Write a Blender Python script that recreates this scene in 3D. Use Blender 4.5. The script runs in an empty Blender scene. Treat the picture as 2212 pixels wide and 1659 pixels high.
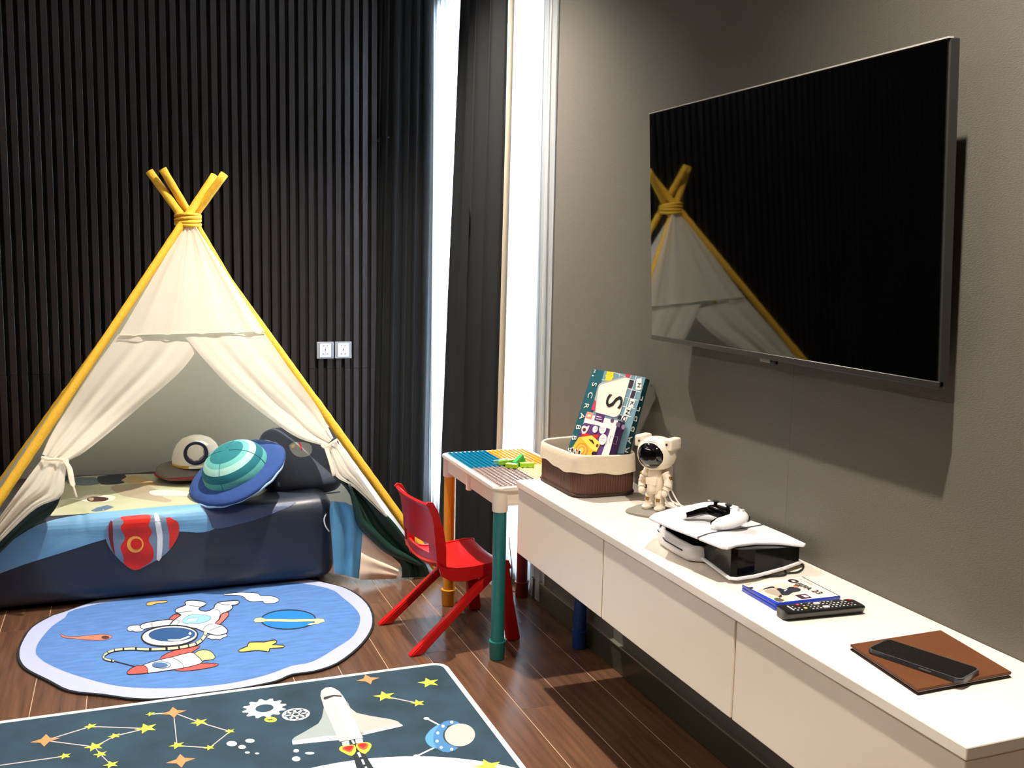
import bpy, bmesh, math, random
from mathutils import Vector, Matrix, noise
from mathutils.bvhtree import BVHTree
from mathutils.geometry import tessellate_polygon

scene = bpy.context.scene
COL = scene.collection
random.seed(7)
PI = math.pi

# ------------------------------------------------------------------ camera
FPX, CX, CY = 2135.065, 1106.0, 829.5
YAW, PITCH, ROLL = 0.372426, 0.1286176, 0.0212135
CAM = Vector((0.0, 0.0, 1.35))
_fw = Vector((math.sin(YAW) * math.cos(PITCH), math.cos(YAW) * math.cos(PITCH), -math.sin(PITCH)))
_r0 = Vector((math.cos(YAW), -math.sin(YAW), 0))
_u0 = _r0.cross(_fw)
RGT = math.cos(ROLL) * _r0 + math.sin(ROLL) * _u0
UPV = -math.sin(ROLL) * _r0 + math.cos(ROLL) * _u0
FWD = _fw
cam_data = bpy.data.cameras.new('camera')
cam_data.sensor_width = 36.0
cam_data.lens = FPX / 2212.0 * 36.0
cam_data.clip_start = 0.05
cam = bpy.data.objects.new('camera', cam_data)
M = Matrix((RGT, UPV, -FWD)).transposed().to_4x4()
M.translation = CAM
cam.matrix_world = M
COL.objects.link(cam)
scene.camera = cam

# ------------------------------------------------------------------ world, exposure
scene.view_settings.view_transform = 'Standard'
scene.view_settings.look = 'None'
scene.view_settings.gamma = 1.0
scene.view_settings.use_curve_mapping = False
scene.view_settings.exposure = 0.12
scene.cycles.use_denoising = True
scene.cycles.max_bounces = 8
scene.cycles.caustics_reflective = False
scene.cycles.caustics_refractive = False
world = bpy.data.worlds.new('overcast_sky')
world.use_nodes = True
bg = world.node_tree.nodes['Background']
bg.inputs[0].default_value = (0.72, 0.86, 1.0, 1)
bg.inputs[1].default_value = 30.0
scene.world = world
SPOT_W = 300.0        # watts of one ceiling downlight
WARM = (1.0, 0.92, 0.81)
# light portal filling the window opening (guides the sky light in)
pl = bpy.data.lights.new('window_portal', 'AREA')
pl.shape = 'RECTANGLE'; pl.size = 1.36; pl.size_y = 2.5
pl.cycles.is_portal = True
po = bpy.data.objects.new('window_portal', pl)
po.matrix_world = Matrix.Translation((1.60, 4.24, 1.32)) @ Matrix.Rotation(PI / 2, 4, 'Y') @ Matrix.Rotation(PI / 2, 4, 'Z')
COL.objects.link(po)

# ------------------------------------------------------------------ colour and material helpers
def lin(r, g, b):
    f = lambda c: (c / 255 / 12.92) if c / 255 <= 0.04045 else ((c / 255 + 0.055) / 1.055) ** 2.4
    return (f(r), f(g), f(b), 1.0)

MATS = {}
def mat(name, rgb, rough=0.5, metal=0.0, spec=0.5, var=0.06, vscale=30.0, bump=0.0, bscale=200.0,
        stretch=(1, 1, 1), trans=0.0, coat=0.0, ior=None, obj_random=0.0):
    if name in MATS: return MATS[name]
    m = bpy.data.materials.new(name); m.use_nodes = True
    nt = m.node_tree; n = nt.nodes; p = n['Principled BSDF']
    c = lin(*rgb)
    tc = n.new('ShaderNodeTexCoord'); mp = n.new('ShaderNodeMapping')
    mp.inputs['Scale'].default_value = stretch
    nt.links.new(tc.outputs['Object'], mp.inputs['Vector'])
    nz = n.new('ShaderNodeTexNoise'); nz.inputs['Scale'].default_value = vscale; nz.inputs['Detail'].default_value = 4
    nt.links.new(mp.outputs['Vector'], nz.inputs['Vector'])
    mx = n.new('ShaderNodeMix'); mx.data_type = 'RGBA'
    mx.inputs[6].default_value = tuple(max(0, v * (1 - var)) for v in c[:3]) + (1,)
    mx.inputs[7].default_value = tuple(min(1, v * (1 + var)) for v in c[:3]) + (1,)
    nt.links.new(nz.outputs['Fac'], mx.inputs[0])
    col_out = mx.outputs[2]
    if obj_random > 0:
        oi = n.new('ShaderNodeObjectInfo'); hs = n.new('ShaderNodeHueSaturation'); mr = n.new('ShaderNodeMapRange')
        mr.inputs['To Min'].default_value = 1 - obj_random; mr.inputs['To Max'].default_value = 1 + obj_random
        nt.links.new(oi.outputs['Random'], mr.inputs['Value']); nt.links.new(mr.outputs['Result'], hs.inputs['Value'])
        nt.links.new(col_out, hs.inputs['Color']); col_out = hs.outputs['Color']
    nt.links.new(col_out, p.inputs['Base Color'])
    p.inputs['Roughness'].default_value = rough
    p.inputs['Metallic'].default_value = metal
    p.inputs['Specular IOR Level'].default_value = spec
    if ior: p.inputs['IOR'].default_value = ior
    if coat: p.inputs['Coat Weight'].default_value = coat; p.inputs['Coat Roughness'].default_value = 0.05
    if bump > 0:
        bn = n.new('ShaderNodeTexNoise'); bn.inputs['Scale'].default_value = bscale; bn.inputs['Detail'].default_value = 3
        nt.links.new(mp.outputs['Vector'], bn.inputs['Vector'])
        bp = n.new('ShaderNodeBump'); bp.inputs['Strength'].default_value = bump; bp.inputs['Distance'].default_value = 0.01
        nt.links.new(bn.outputs['Fac'], bp.inputs['Height']); nt.links.new(bp.outputs['Normal'], p.inputs['Normal'])
    if trans > 0:
        out = n['Material Output']; tr = n.new('ShaderNodeBsdfTranslucent'); ms = n.new('ShaderNodeMixShader')
        nt.links.new(col_out, tr.inputs['Color']); ms.inputs[0].default_value = trans
        nt.links.new(p.outputs[0], ms.inputs[1]); nt.links.new(tr.outputs[0], ms.inputs[2]); nt.links.new(ms.outputs[0], out.inputs[0])
    MATS[name] = m
    return m

def mat_wall():
    m = mat('wallpaper_taupe', (100, 95, 87), 0.72, spec=0.3, var=0.05, vscale=3.0, bump=0.20, bscale=520, stretch=(1, 0.35, 1))
    return m
def mat_plank():
    if 'plank_wood' in MATS: return MATS['plank_wood']
    m = mat('plank_wood', (122, 88, 62), 0.24, spec=0.5, var=0.30, vscale=9.0, bump=0.04, bscale=90, stretch=(9, 0.8, 1), obj_random=0.14)
    nt = m.node_tree; n = nt.nodes
    p = n['Principled BSDF']
    wn = n.new('ShaderNodeTexNoise'); wn.inputs['Scale'].default_value = 9; wn.inputs['Detail'].default_value = 6
    mp2 = n.new('ShaderNodeMapping'); mp2.inputs['Scale'].default_value = (6, 0.35, 1)
    oi = n.new('ShaderNodeObjectInfo'); ad = n.new('ShaderNodeVectorMath'); ad.operation = 'ADD'
    tc = n.new('ShaderNodeTexCoord')
    sc_ = n.new('ShaderNodeVectorMath'); sc_.operation = 'SCALE'; sc_.inputs[3].default_value = 37.0
    cmb = n.new('ShaderNodeCombineXYZ')
    nt.links.new(oi.outputs['Random'], cmb.inputs[0]); nt.links.new(oi.outputs['Random'], cmb.inputs[1])
    nt.links.new(cmb.outputs[0], sc_.inputs[0])
    nt.links.new(tc.outputs['Object'], ad.inputs[0]); nt.links.new(sc_.outputs[0], ad.inputs[1])
    nt.links.new(ad.outputs[0], mp2.inputs['Vector']); nt.links.new(mp2.outputs['Vector'], wn.inputs['Vector'])
    cr = n.new('ShaderNodeValToRGB')
    cr.color_ramp.elements[0].position = 0.25; cr.color_ramp.elements[0].color = lin(74, 50, 37)
    cr.color_ramp.elements[1].position = 0.80; cr.color_ramp.elements[1].color = lin(112, 79, 58)
    nt.links.new(wn.outputs['Fac'], cr.inputs['Fac'])
    hs = [x for x in n if x.type == 'HUE_SAT'][0]
    nt.links.new(cr.outputs['Color'], hs.inputs['Color'])
    return m

def mat_sheer():
    if 'sheer_voile' in MATS: return MATS['sheer_voile']
    m = bpy.data.materials.new('sheer_voile'); m.use_nodes = True
    nt = m.node_tree; n = nt.nodes; out = n['Material Output']; n.remove(n['Principled BSDF'])
    tp = n.new('ShaderNodeBsdfTransparent'); tl = n.new('ShaderNodeBsdfTranslucent'); df = n.new('ShaderNodeBsdfDiffuse')
    tp.inputs[0].default_value = (1, 1, 1, 1)
    nz = n.new('ShaderNodeTexNoise'); nz.inputs['Scale'].default_value = 60
    cr = n.new('ShaderNodeValToRGB'); cr.color_ramp.elements[0].color = lin(232, 240, 246); cr.color_ramp.elements[1].color = lin(250, 252, 255)
    nt.links.new(nz.outputs['Fac'], cr.inputs['Fac'])
    nt.links.new(cr.outputs['Color'], tl.inputs[0]); nt.links.new(cr.outputs['Color'], df.inputs[0])
    a = n.new('ShaderNodeMixShader'); a.inputs[0].default_value = 0.38
    b = n.new('ShaderNodeMixShader'); b.inputs[0].default_value = 0.28
    nt.links.new(tl.outputs[0], a.inputs[1]); nt.links.new(df.outputs[0], a.inputs[2])
    nt.links.new(a.outputs[0], b.inputs[1]); nt.links.new(tp.outputs[0], b.inputs[2])
    nt.links.new(b.outputs[0], out.inputs[0])
    MATS['sheer_voile'] = m
    return m

def mat_glass():
    if 'window_glass' in MATS: return MATS['window_glass']
    m = bpy.data.materials.new('window_glass'); m.use_nodes = True
    nt = m.node_tree; n = nt.nodes; out = n['Material Output']; n.remove(n['Principled BSDF'])
    tp = n.new('ShaderNodeBsdfTransparent'); gl = n.new('ShaderNodeBsdfGlossy'); gl.inputs['Roughness'].default_value = 0.02
    fr = n.new('ShaderNodeFresnel'); fr.inputs[0].default_value = 1.45
    mx = n.new('ShaderNodeMixShader')
    nt.links.new(fr.outputs[0], mx.inputs[0]); nt.links.new(tp.outputs[0], mx.inputs[1]); nt.links.new(gl.outputs[0], mx.inputs[2])
    nt.links.new(mx.outputs[0], out.inputs[0])
    MATS['window_glass'] = m
    return m

def mat_emit(name, rgb, strength):
    if name in MATS: return MATS[name]
    m = bpy.data.materials.new(name); m.use_nodes = True
    p = m.node_tree.nodes['Principled BSDF']
    p.inputs['Emission Color'].default_value = rgb + (1,)
    p.inputs['Emission Strength'].default_value = strength
    MATS[name] = m
    return m

# ------------------------------------------------------------------ object helpers
def tag(o, label=None, cat=None, group=None, kind=None):
    if label: o['label'] = label
    if cat: o['category'] = cat
    if group: o['group'] = group
    if kind: o['kind'] = kind
    return o

ROOTM = {}
def thing(name, label, cat, loc=(0, 0, 0), rotz=0.0, group=None, rot=None):
    o = bpy.data.objects.new(name, None); COL.objects.link(o)
    o.empty_display_size = 0.05
    o.location = loc
    e = rot if rot else (0, 0, rotz)
    o.rotation_euler = e
    from mathutils import Euler
    ROOTM[o.name] = Matrix.Translation(loc) @ Euler(e).to_matrix().to_4x4()
    return tag(o, label, cat, group)

def wmat(o):
    return ROOTM.get(o.name, Matrix.Identity(4))

def obj(name, bm, m, parent=None, world=False, smooth=False, kind=None, label=None, cat=None, group=None, recentre=True):
    """Link a bmesh as one mesh object. world=True: bm is in world space and is brought into the parent's frame."""
    me = bpy.data.meshes.new(name)
    mw = Matrix.Identity(4)
    if parent is not None:
        mw = wmat(parent).copy()
        if world: bm.transform(mw.inverted())
        loc = Vector((0, 0, 0))
    else:
        loc = Vector((0, 0, 0))
        if recentre and len(bm.verts):
            xs = [v.co.x for v in bm.verts]; ys = [v.co.y for v in bm.verts]; zs = [v.co.z for v in bm.verts]
            loc = Vector(((min(xs) + max(xs)) / 2, (min(ys) + max(ys)) / 2, min(zs)))
            bm.transform(Matrix.Translation(-loc))
    bmesh.ops.recalc_face_normals(bm, faces=bm.faces[:]) if smooth != 'keep' else None
    bm.to_mesh(me); bm.free()
    if isinstance(m, (list, tuple)):
        for k in m: me.materials.append(k)
    else: me.materials.append(m)
    if smooth:
        me.polygons.foreach_set('use_smooth', [True] * len(me.polygons))
        if smooth == 'auto':
            me.set_sharp_from_angle(angle=math.radians(38))
    o = bpy.data.objects.new(name, me); COL.objects.link(o)
    o.location = loc
    if parent is not None: o.parent = parent
    ROOTM[o.name] = mw @ Matrix.Translation(loc)
    tag(o, label, cat, group, kind)
    return o

def nb(): return bmesh.new()

def box(bm, lo, hi, bevel=0.0, seg=2):
    ret = bmesh.ops.create_cube(bm, size=1.0)
    vs = ret['verts']
    c = [(lo[i] + hi[i]) / 2 for i in range(3)]; s = [hi[i] - lo[i] for i in range(3)]
    for v in vs: v.co = Vector((v.co.x * s[0] + c[0], v.co.y * s[1] + c[1], v.co.z * s[2] + c[2]))
    if bevel > 0:
        es = list({e for v in vs for e in v.link_edges})
        bmesh.ops.bevel(bm, geom=es, offset=bevel, segments=seg, affect='EDGES', profile=0.5)
    return bm

def boxm(bm, size, mtx, bevel=0.0, seg=2):
    t = nb(); box(t, [-s / 2 for s in size], [s / 2 for s in size], bevel, seg); t.transform(mtx); join(bm, t); return bm

def join(bm, other):
    me = bpy.data.meshes.new('tmp'); other.to_mesh(me); other.free(); bm.from_mesh(me); bpy.data.meshes.remove(me)

def ring_pts(c, t, r, n, up=None):
    t = t.normalized()
    a = up if up is not None else (Vector((0, 0, 1)) if abs(t.z) < 0.9 else Vector((1, 0, 0)))
    s = t.cross(a).normalized(); u = s.cross(t).normalized()
    rx, ry = (r if isinstance(r, (tuple, list)) else (r, r))
    return [c + s * math.cos(2 * PI * i / n) * rx + u * math.sin(2 * PI * i / n) * ry for i in range(n)]

def tube(bm, pts, r, n=12, cap=True, closed=False, up=None):
    pts = [Vector(p) for p in pts]; rings = []
    N = len(pts)
    for i, p in enumerate(pts):
        if closed: t = pts[(i + 1) % N] - pts[i - 1]
        else: t = pts[min(i + 1, N - 1)] - pts[max(i - 1, 0)]
        rr = r[i] if isinstance(r, list) else r
        rings.append([bm.verts.new(q) for q in ring_pts(p, t, rr, n, up)])
    for i in range(N if closed else N - 1):
        a, b = rings[i], rings[(i + 1) % N]
        for k in range(n): bm.faces.new((a[k], a[(k + 1) % n], b[(k + 1) % n], b[k]))
    if cap and not closed:
        bm.faces.new(rings[0][::-1]); bm.faces.new(rings[-1])
    return bm

def lathe(bm, prof, n=32, mtx=None, a0=0.0, a1=2 * PI):
    full = abs(a1 - a0 - 2 * PI) < 1e-6; rings = []
    cnt = n if full else n + 1
    for r, z in prof:
        ring = []
        if r < 1e-6:
            v = bm.verts.new((0, 0, z)); ring = [v] * cnt
        else:
            for i in range(cnt):
                a = a0 + (a1 - a0) * i / n
                ring.append(bm.verts.new((r * math.cos(a), r * math.sin(a), z)))
        rings.append(ring)
    vs = {v for rg in rings for v in rg}
    for i in range(len(rings) - 1):
        for k in range(n):
            q = [rings[i][k], rings[i][(k + 1) % cnt], rings[i + 1][(k + 1) % cnt], rings[i + 1][k]]
            u = []
            for v in q:
                if v not in u: u.append(v)
            if len(u) >= 3:
                try: bm.faces.new(u)
                except ValueError: pass
    if mtx is not None: bmesh.ops.transform(bm, matrix=mtx, verts=list(vs))
    return bm

def ellipsoid(bm, c, r, nu=24, nv=14, p=1.0, mtx=None):
    """superellipsoid: p<1 makes it boxier"""
    sg = lambda x, e: math.copysign(abs(x) ** e, x)
    rows = []; allv = []
    for j in range(nv + 1):
        th = -PI / 2 + PI * j / nv; row = []
        if j in (0, nv):
            v = bm.verts.new((0, 0, r[2] * (-1 if j == 0 else 1))); row = [v] * nu; allv.append(v)
        else:
            for i in range(nu):
                ph = 2 * PI * i / nu
                v = bm.verts.new((r[0] * sg(math.cos(th), p) * sg(math.cos(ph), p), r[1] * sg(math.cos(th), p) * sg(math.sin(ph), p), r[2] * sg(math.sin(th), p)))
                row.append(v); allv.append(v)
        rows.append(row)
    for j in range(nv):
        for i in range(nu):
            u = []
            for v in (rows[j][i], rows[j][(i + 1) % nu], rows[j + 1][(i + 1) % nu], rows[j + 1][i]):
                if v not in u: u.append(v)
            if len(u) >= 3: bm.faces.new(u)
    mm = Matrix.Translation(c) @ (mtx if mtx is not None else Matrix.Identity(4))
    bmesh.ops.transform(bm, matrix=mm, verts=allv)
    return bm

def prism(bm, pts2, z0, z1, mtx=None, bevel=0.0, seg=2):
    t = nb()
    lo = [t.verts.new((x, y, z0)) for x, y in pts2]; hi = [t.verts.new((x, y, z1)) for x, y in pts2]
    n = len(pts2)
    t.faces.new(lo[::-1]); f = t.faces.new(hi)
    for i in range(n): t.faces.new((lo[i], lo[(i + 1) % n], hi[(i + 1) % n], hi[i]))
    if bevel > 0:
        bmesh.ops.bevel(t, geom=[e for e in t.edges if e.verts[0].co.z == e.verts[1].co.z], offset=bevel, segments=seg, affect='EDGES')
    if mtx is not None: t.transform(mtx)
    join(bm, t)
    return bm

def grid_mesh(bm, P, closed_u=False):
    """P[j][i] -> Vector"""
    V = [[bm.verts.new(p) for p in row] for row in P]
    for j in range(len(V) - 1):
        w = len(V[j])
        for i in range(w if closed_u else w - 1):
            bm.faces.new((V[j][i], V[j][(i + 1) % w], V[j + 1][(i + 1) % w], V[j + 1][i]))
    return bm

def thicken(bm, d):
    bmesh.ops.recalc_face_normals(bm, faces=bm.faces[:])
    bmesh.ops.solidify(bm, geom=bm.faces[:], thickness=d)
    return bm

def rrect(w, d, r, n=6):
    pts = []
    for cx, cy, a in ((w / 2 - r, d / 2 - r, 0), (-w / 2 + r, d / 2 - r, PI / 2), (-w / 2 + r, -d / 2 + r, PI), (w / 2 - r, -d / 2 + r, 3 * PI / 2)):
        for i in range(n + 1):
            t = a + PI / 2 * i / n
            pts.append((cx + r * math.cos(t), cy + r * math.sin(t)))
    return pts

# pixel rays
def ray(x, y): return FWD + RGT * ((x - CX) / FPX) - UPV * ((y - CY) / FPX)
def on_plane(x, y, p0, nrm):
    d = ray(x, y); t = (Vector(p0) - CAM).dot(nrm) / d.dot(nrm); return CAM + d * t
def onz(x, y, z): return on_plane(x, y, (0, 0, z), Vector((0, 0, 1)))
def onx(x, y, X): return on_plane(x, y, (X, 0, 0), Vector((1, 0, 0)))
def ony(x, y, Y): return on_plane(x, y, (0, Y, 0), Vector((0, 1, 0)))
def Z(ox, oy, s, pts): return [(ox + a / s, oy + b / s) for a, b in pts]
def ell(cx, cy, rx, ry, n=28, rot=0.0):
    c, s = math.cos(rot), math.sin(rot)
    return [(cx + rx * math.cos(2 * PI * i / n) * c - ry * math.sin(2 * PI * i / n) * s, cy + rx * math.cos(2 * PI * i / n) * s + ry * math.sin(2 * PI * i / n) * c) for i in range(n)]
def smooth_closed(pts, k=4):
    out = []; n = len(pts)
    for i in range(n):
        p0, p1, p2, p3 = [Vector(pts[(i + j - 1) % n]) for j in range(4)]
        for s in range(k):
            t = s / k
            out.append(0.5 * ((2 * p1) + (p2 - p0) * t + (2 * p0 - 5 * p1 + 4 * p2 - p3) * t * t + (3 * p1 - p0 - 3 * p2 + p3) * t ** 3))
    return [tuple(v) for v in out]
def smooth_open(pts, k=6):
    P = [Vector(p) for p in pts]; P = [2 * P[0] - P[1]] + P + [2 * P[-1] - P[-2]]; out = []
    for i in range(1, len(P) - 2):
        p0, p1, p2, p3 = P[i - 1:i + 3]
        for s in range(k):
            t = s / k
            out.append(0.5 * ((2 * p1) + (p2 - p0) * t + (2 * p0 - 5 * p1 + 4 * p2 - p3) * t * t + (3 * p1 - p0 - 3 * p2 + p3) * t ** 3))
    out.append(P[-2]); return out

# flat prints lying on a plane
def flat_poly(bm, pts3):
    vs = [bm.verts.new(p) for p in pts3]
    for tri in tessellate_polygon([pts3]):
        try: bm.faces.new([vs[i] for i in tri])
        except ValueError: pass
def orient(bm, nrm):
    bm.faces.ensure_lookup_table(); bm.normal_update()
    for f in bm.faces:
        if f.normal.dot(nrm) < 0: f.normal_flip()
def decal(parent, name, polys, plane, m, off=0.0004, sm=0):
    """polys: list of pixel outlines, laid on plane=(point, normal)"""
    p0, nrm = Vector(plane[0]), Vector(plane[1]).normalized(); bm = nb()
    for pg in polys:
        if sm: pg = smooth_closed(pg, sm)
        flat_poly(bm, [on_plane(x, y, p0 + nrm * off, nrm) for x, y in pg])
    orient(bm, nrm)
    return obj(name, bm, m, parent, world=True, smooth='keep')
def stroke_poly(pts, w):
    P = [Vector(p) for p in pts]; L, R = [], []
    for i, p in enumerate(P):
        t = (P[min(i + 1, len(P) - 1)] - P[max(i - 1, 0)]).normalized(); nn = Vector((-t.y, t.x))
        ww = w[i] if isinstance(w, list) else w
        L.append(tuple(p + nn * ww / 2)); R.append(tuple(p - nn * ww / 2))
    return L + R[::-1]
def expand(pts, w):
    A = sum(pts[i][0] * pts[(i + 1) % len(pts)][1] - pts[(i + 1) % len(pts)][0] * pts[i][1] for i in range(len(pts)))
    sgn = 1 if A > 0 else -1; out = []
    n = len(pts)
    for i in range(n):
        a, b, c = Vector(pts[i - 1]), Vector(pts[i]), Vector(pts[(i + 1) % n])
        t1 = (b - a).normalized() if (b - a).length > 1e-9 else Vector((1, 0)); t2 = (c - b).normalized() if (c - b).length > 1e-9 else t1
        nn = Vector((t1.y + t2.y, -(t1.x + t2.x)))
        nn = nn.normalized() if nn.length > 1e-6 else Vector((t1.y, -t1.x))
        out.append(tuple(b + nn * sgn * w))
    return out
# prints following a curved surface
def wrap(parent, name, pg, bvh, m, off=0.0012, sm=0, maxlen=9.0):
    if sm: pg = smooth_closed(pg, sm)
    t = nb(); flat_poly(t, [Vector((x, y, 0)) for x, y in pg])
    for _ in range(6):
        es = [e for e in t.edges if e.calc_length() > maxlen]
        if not es: break
        bmesh.ops.subdivide_edges(t, edges=es, cuts=1)
        bmesh.ops.triangulate(t, faces=[f for f in t.faces if len(f.verts) > 3])
    for v in t.verts:
        d = ray(v.co.x, v.co.y).normalized()
        hit, nr, _, _ = bvh.ray_cast(CAM, d)
        if hit is None:
            hit = CAM + d * ((4.0 - CAM.y) / d.y); hit, nr, _, _ = bvh.find_nearest(hit)
        if nr.dot(d) > 0: nr = -nr
        v.co = hit + nr * off
    orient(t, Vector((0, -0.6, 0.8)))
    return obj(name, t, m, parent, world=True, smooth='keep')

def text_bm(body, size, extrude=0.0004):
    cu = bpy.data.curves.new('lettering_curve', 'FONT'); cu.body = body; cu.size = size; cu.extrude = extrude
    cu.align_x = 'CENTER'; cu.align_y = 'CENTER'; cu.resolution_u = 3
    o = bpy.data.objects.new('lettering_tmp', cu); COL.objects.link(o)
    bpy.context.view_layer.update()
    me = bpy.data.meshes.new_from_object(o.evaluated_get(bpy.context.evaluated_depsgraph_get()))
    bpy.data.objects.remove(o); bpy.data.curves.remove(cu)
    bm = nb(); bm.from_mesh(me); bpy.data.meshes.remove(me)
    return bm
def lettering(parent, body, pos, xdir, ydir, size, m, stretch=1.0, name='lettering', width=None):
    bm = text_bm(body, size)
    if width:
        xs = [v.co.x for v in bm.verts]; stretch = width / (max(xs) - min(xs))
    x = Vector(xdir).normalized(); n = x.cross(Vector(ydir)).normalized(); y = n.cross(x)
    mm = Matrix((x * stretch, y, n)).transposed().to_4x4(); mm.translation = Vector(pos)
    bm.transform(mm)
    return obj(name, bm, m, parent, world=True)

# ================================================================== the room
WX = 1.485           # face of the television wall
YB = 5.03            # wall behind the slats
H = 2.80
GROUT = mat('floor_grout', (196, 166, 138), 0.6)
FLOOR = obj('floor', box(nb(), (-2.75, -2.75, -0.12), (1.75, 5.2, -0.0012)), GROUT, recentre=False)
tag(FLOOR, 'dark brown wood plank floor with thin pale joints', kind='structure')
CEIL = obj('ceiling', box(nb(), (-2.75, -2.75, H), (1.75, 5.2, H + 0.1)), mat('ceiling_paint', (226, 222, 214), 0.8), recentre=False)
tag(CEIL, 'plain off white ceiling above the room', kind='structure')
WALLM = mat_wall()
bmw = nb()
box(bmw, (WX, -2.75, 0), (WX + 0.15, 3.52, H))
box(bmw, (WX, 3.52, 2.60), (WX + 0.15, 5.2, H))
box(bmw, (WX, 3.52, 0), (WX + 0.15, 5.2, 0.04))
box(bmw, (WX, 4.96, 0.04), (WX + 0.15, 5.2, 2.60))
WR = tag(obj('wall_right', bmw, WALLM, recentre=False), 'taupe wallpapered wall behind the television', kind='structure')
obj('wallpaper_seam', box(nb(), (WX - 0.0006, 1.9475, 0.66), (WX, 1.9505, 2.79)), mat('seam_edge', (98, 92, 84), 0.7), WR, world=True)
WB = tag(obj('wall_back', box(nb(), (-2.75, YB, 0), (1.75, 5.2, H)), mat('slat_backing', (22, 16, 13), 0.8), recentre=False),
         'back wall clad in dark vertical wooden slats', kind='structure')
DARK = mat('left_wall_panel', (42, 36, 32), 0.6)
tag(obj('wall_left', box(nb(), (-2.75, -2.75, 0), (-2.6, 5.2, H)), DARK, recentre=False), 'dark panelled wall left of the camera', kind='structure')
tag(obj('wall_front', box(nb(), (-2.75, -2.75, 0), (1.75, -2.6, H)), mat('front_wall_paint', (96, 88, 78), 0.8), recentre=False), 'wall behind the camera', kind='structure')
BB = mat('baseboard_dark', (66, 64, 54), 0.25, spec=0.5)
bmb = nb(); box(bmb, (WX - 0.013, -2.6, 0.0), (WX - 0.0005, 3.50, 0.09), 0.002, 1)
BR_ = tag(obj('baseboard_right', bmb, BB, recentre=False), 'dark glossy baseboard along the television wall', kind='structure')
obj('top_bead', box(nb(), (WX - 0.016, -2.6, 0.086), (WX - 0.0005, 3.50, 0.092), 0.001, 1), mat('bead_metal', (150, 146, 134), 0.25, metal=0.6), BR_, world=True)

# planks (each an object of its own, sharing two meshes)
PW, PL_ = 0.152, 0.92
pm = nb(); box(pm, (-PW / 2 + 0.0012, -PL_ / 2 + 0.0008, -0.0010), (PW / 2 - 0.0012, PL_ / 2 - 0.0008, 0.0), 0.0003, 1)
pmesh = bpy.data.meshes.new('plank'); pm.to_mesh(pmesh); pm.free(); pmesh.materials.append(mat_plank())
rows = [1.223 + PW * (k - 0.5) for k in range(2, -25, -1)]
for ri, xc in enumerate(rows):
    xm = min(xc + PW / 2, 1.60) - (xc - PW / 2)
    offs = [0.10, 0.62, 0.34, 0.80, 0.22, 0.50][ri % 6] * PL_
    y = -2.6 - offs + PL_ / 2
    while y - PL_ / 2 < 5.02:
        if y + PL_ / 2 > -0.4 or True:
            o = bpy.data.objects.new('plank', pmesh); COL.objects.link(o)
            o.parent = FLOOR; o.location = (xc, y, 0)
        y += PL_

# slats
SLM = mat('slat_dark_wood', (37, 32, 31), 0.36, spec=0.5, var=0.22, vscale=6, stretch=(8, 8, 0.4), bump=0.05, bscale=60, obj_random=0.16)
sm_ = nb()
box(sm_, (-0.0135, -0.030, 0.0), (0.0135, 0.0, 0.7595), 0.0012, 1)
box(sm_, (-0.0135, -0.030, 0.7605), (0.0135, 0.0, 2.795), 0.0012, 1)
smesh = bpy.data.meshes.new('slat'); sm_.to_mesh(smesh); sm_.free(); smesh.materials.append(SLM)
k = 0; x = 1.452
while x > -2.58:
    o = bpy.data.objects.new('slat', smesh); COL.objects.link(o); o.parent = WB; o.location = (x, YB, 0.002)
    x -= 0.0452; k += 1

# window in the television wall, behind the curtains
WINF = mat('window_frame_grey', (120, 122, 122), 0.4, metal=0.3)
bmf = nb()
for a, b in (((1.55, 3.53, 0.045), (1.60, 3.58, 2.595)), ((1.55, 4.905, 0.045), (1.60, 4.955, 2.595)), ((1.55, 3.58, 0.045), (1.60, 4.905, 0.095)), ((1.55, 3.58, 2.545), (1.60, 4.905, 2.595))):
    box(bmf, a, b, 0.003, 1)
WIN = tag(obj('window_1', bmf, WINF, recentre=False), 'tall bright window behind the sheer curtain', kind='structure')
obj('window_mullion', box(nb(), (1.555, 4.20, 0.095), (1.595, 4.25, 2.545), 0.003, 1), WINF, WIN, world=True)
obj('pane', box(nb(), (1.572, 3.58, 0.095), (1.578, 4.20, 2.545)), mat_glass(), WIN, world=True)
obj('pane', box(nb(), (1.572, 4.25, 0.095), (1.578, 4.905, 2.545)), mat_glass(), WIN, world=True)

# ------------------------------------------------------------------ lamps on the ceiling
def downlight(loc, label, watts):
    t = thing('downlight', label, 'ceiling light', (loc[0], loc[1], H), group='recessed ceiling downlights')
    obj('trim_ring', lathe(nb(), [(0.030, -0.001), (0.032, -0.006), (0.045, -0.006), (0.048, -0.001)], 32), mat('lamp_trim_white', (230, 228, 222), 0.4), t, smooth=True)
    obj('lens', lathe(nb(), [(0.0, -0.0025), (0.030, -0.0025)], 24), mat_emit('downlight_lens', WARM, 25.0), t)
    l = bpy.data.lights.new('downlight_beam', 'SPOT'); l.energy = watts; l.color = WARM
    l.spot_size = math.radians(118); l.spot_blend = 1.0; l.shadow_soft_size = 0.022
    lo = bpy.data.objects.new('downlight_beam', l); COL.objects.link(lo); lo.parent = t; lo.location = (0, 0, -0.01)
    return t
downlight((0.865, 1.11), 'recessed downlight in the ceiling in front of the television', SPOT_W)
downlight((0.865, 3.56), 'recessed downlight in the ceiling above the block table', SPOT_W * 1.4)
downlight((-0.75, 3.10), 'recessed downlight in the ceiling above the round rug', SPOT_W * 0.25)
downlight((-0.75, 0.90), 'recessed downlight in the ceiling left of the camera', SPOT_W * 0.6)
downlight((0.865, -1.30), 'recessed downlight in the ceiling behind the camera', SPOT_W * 0.7)
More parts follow.
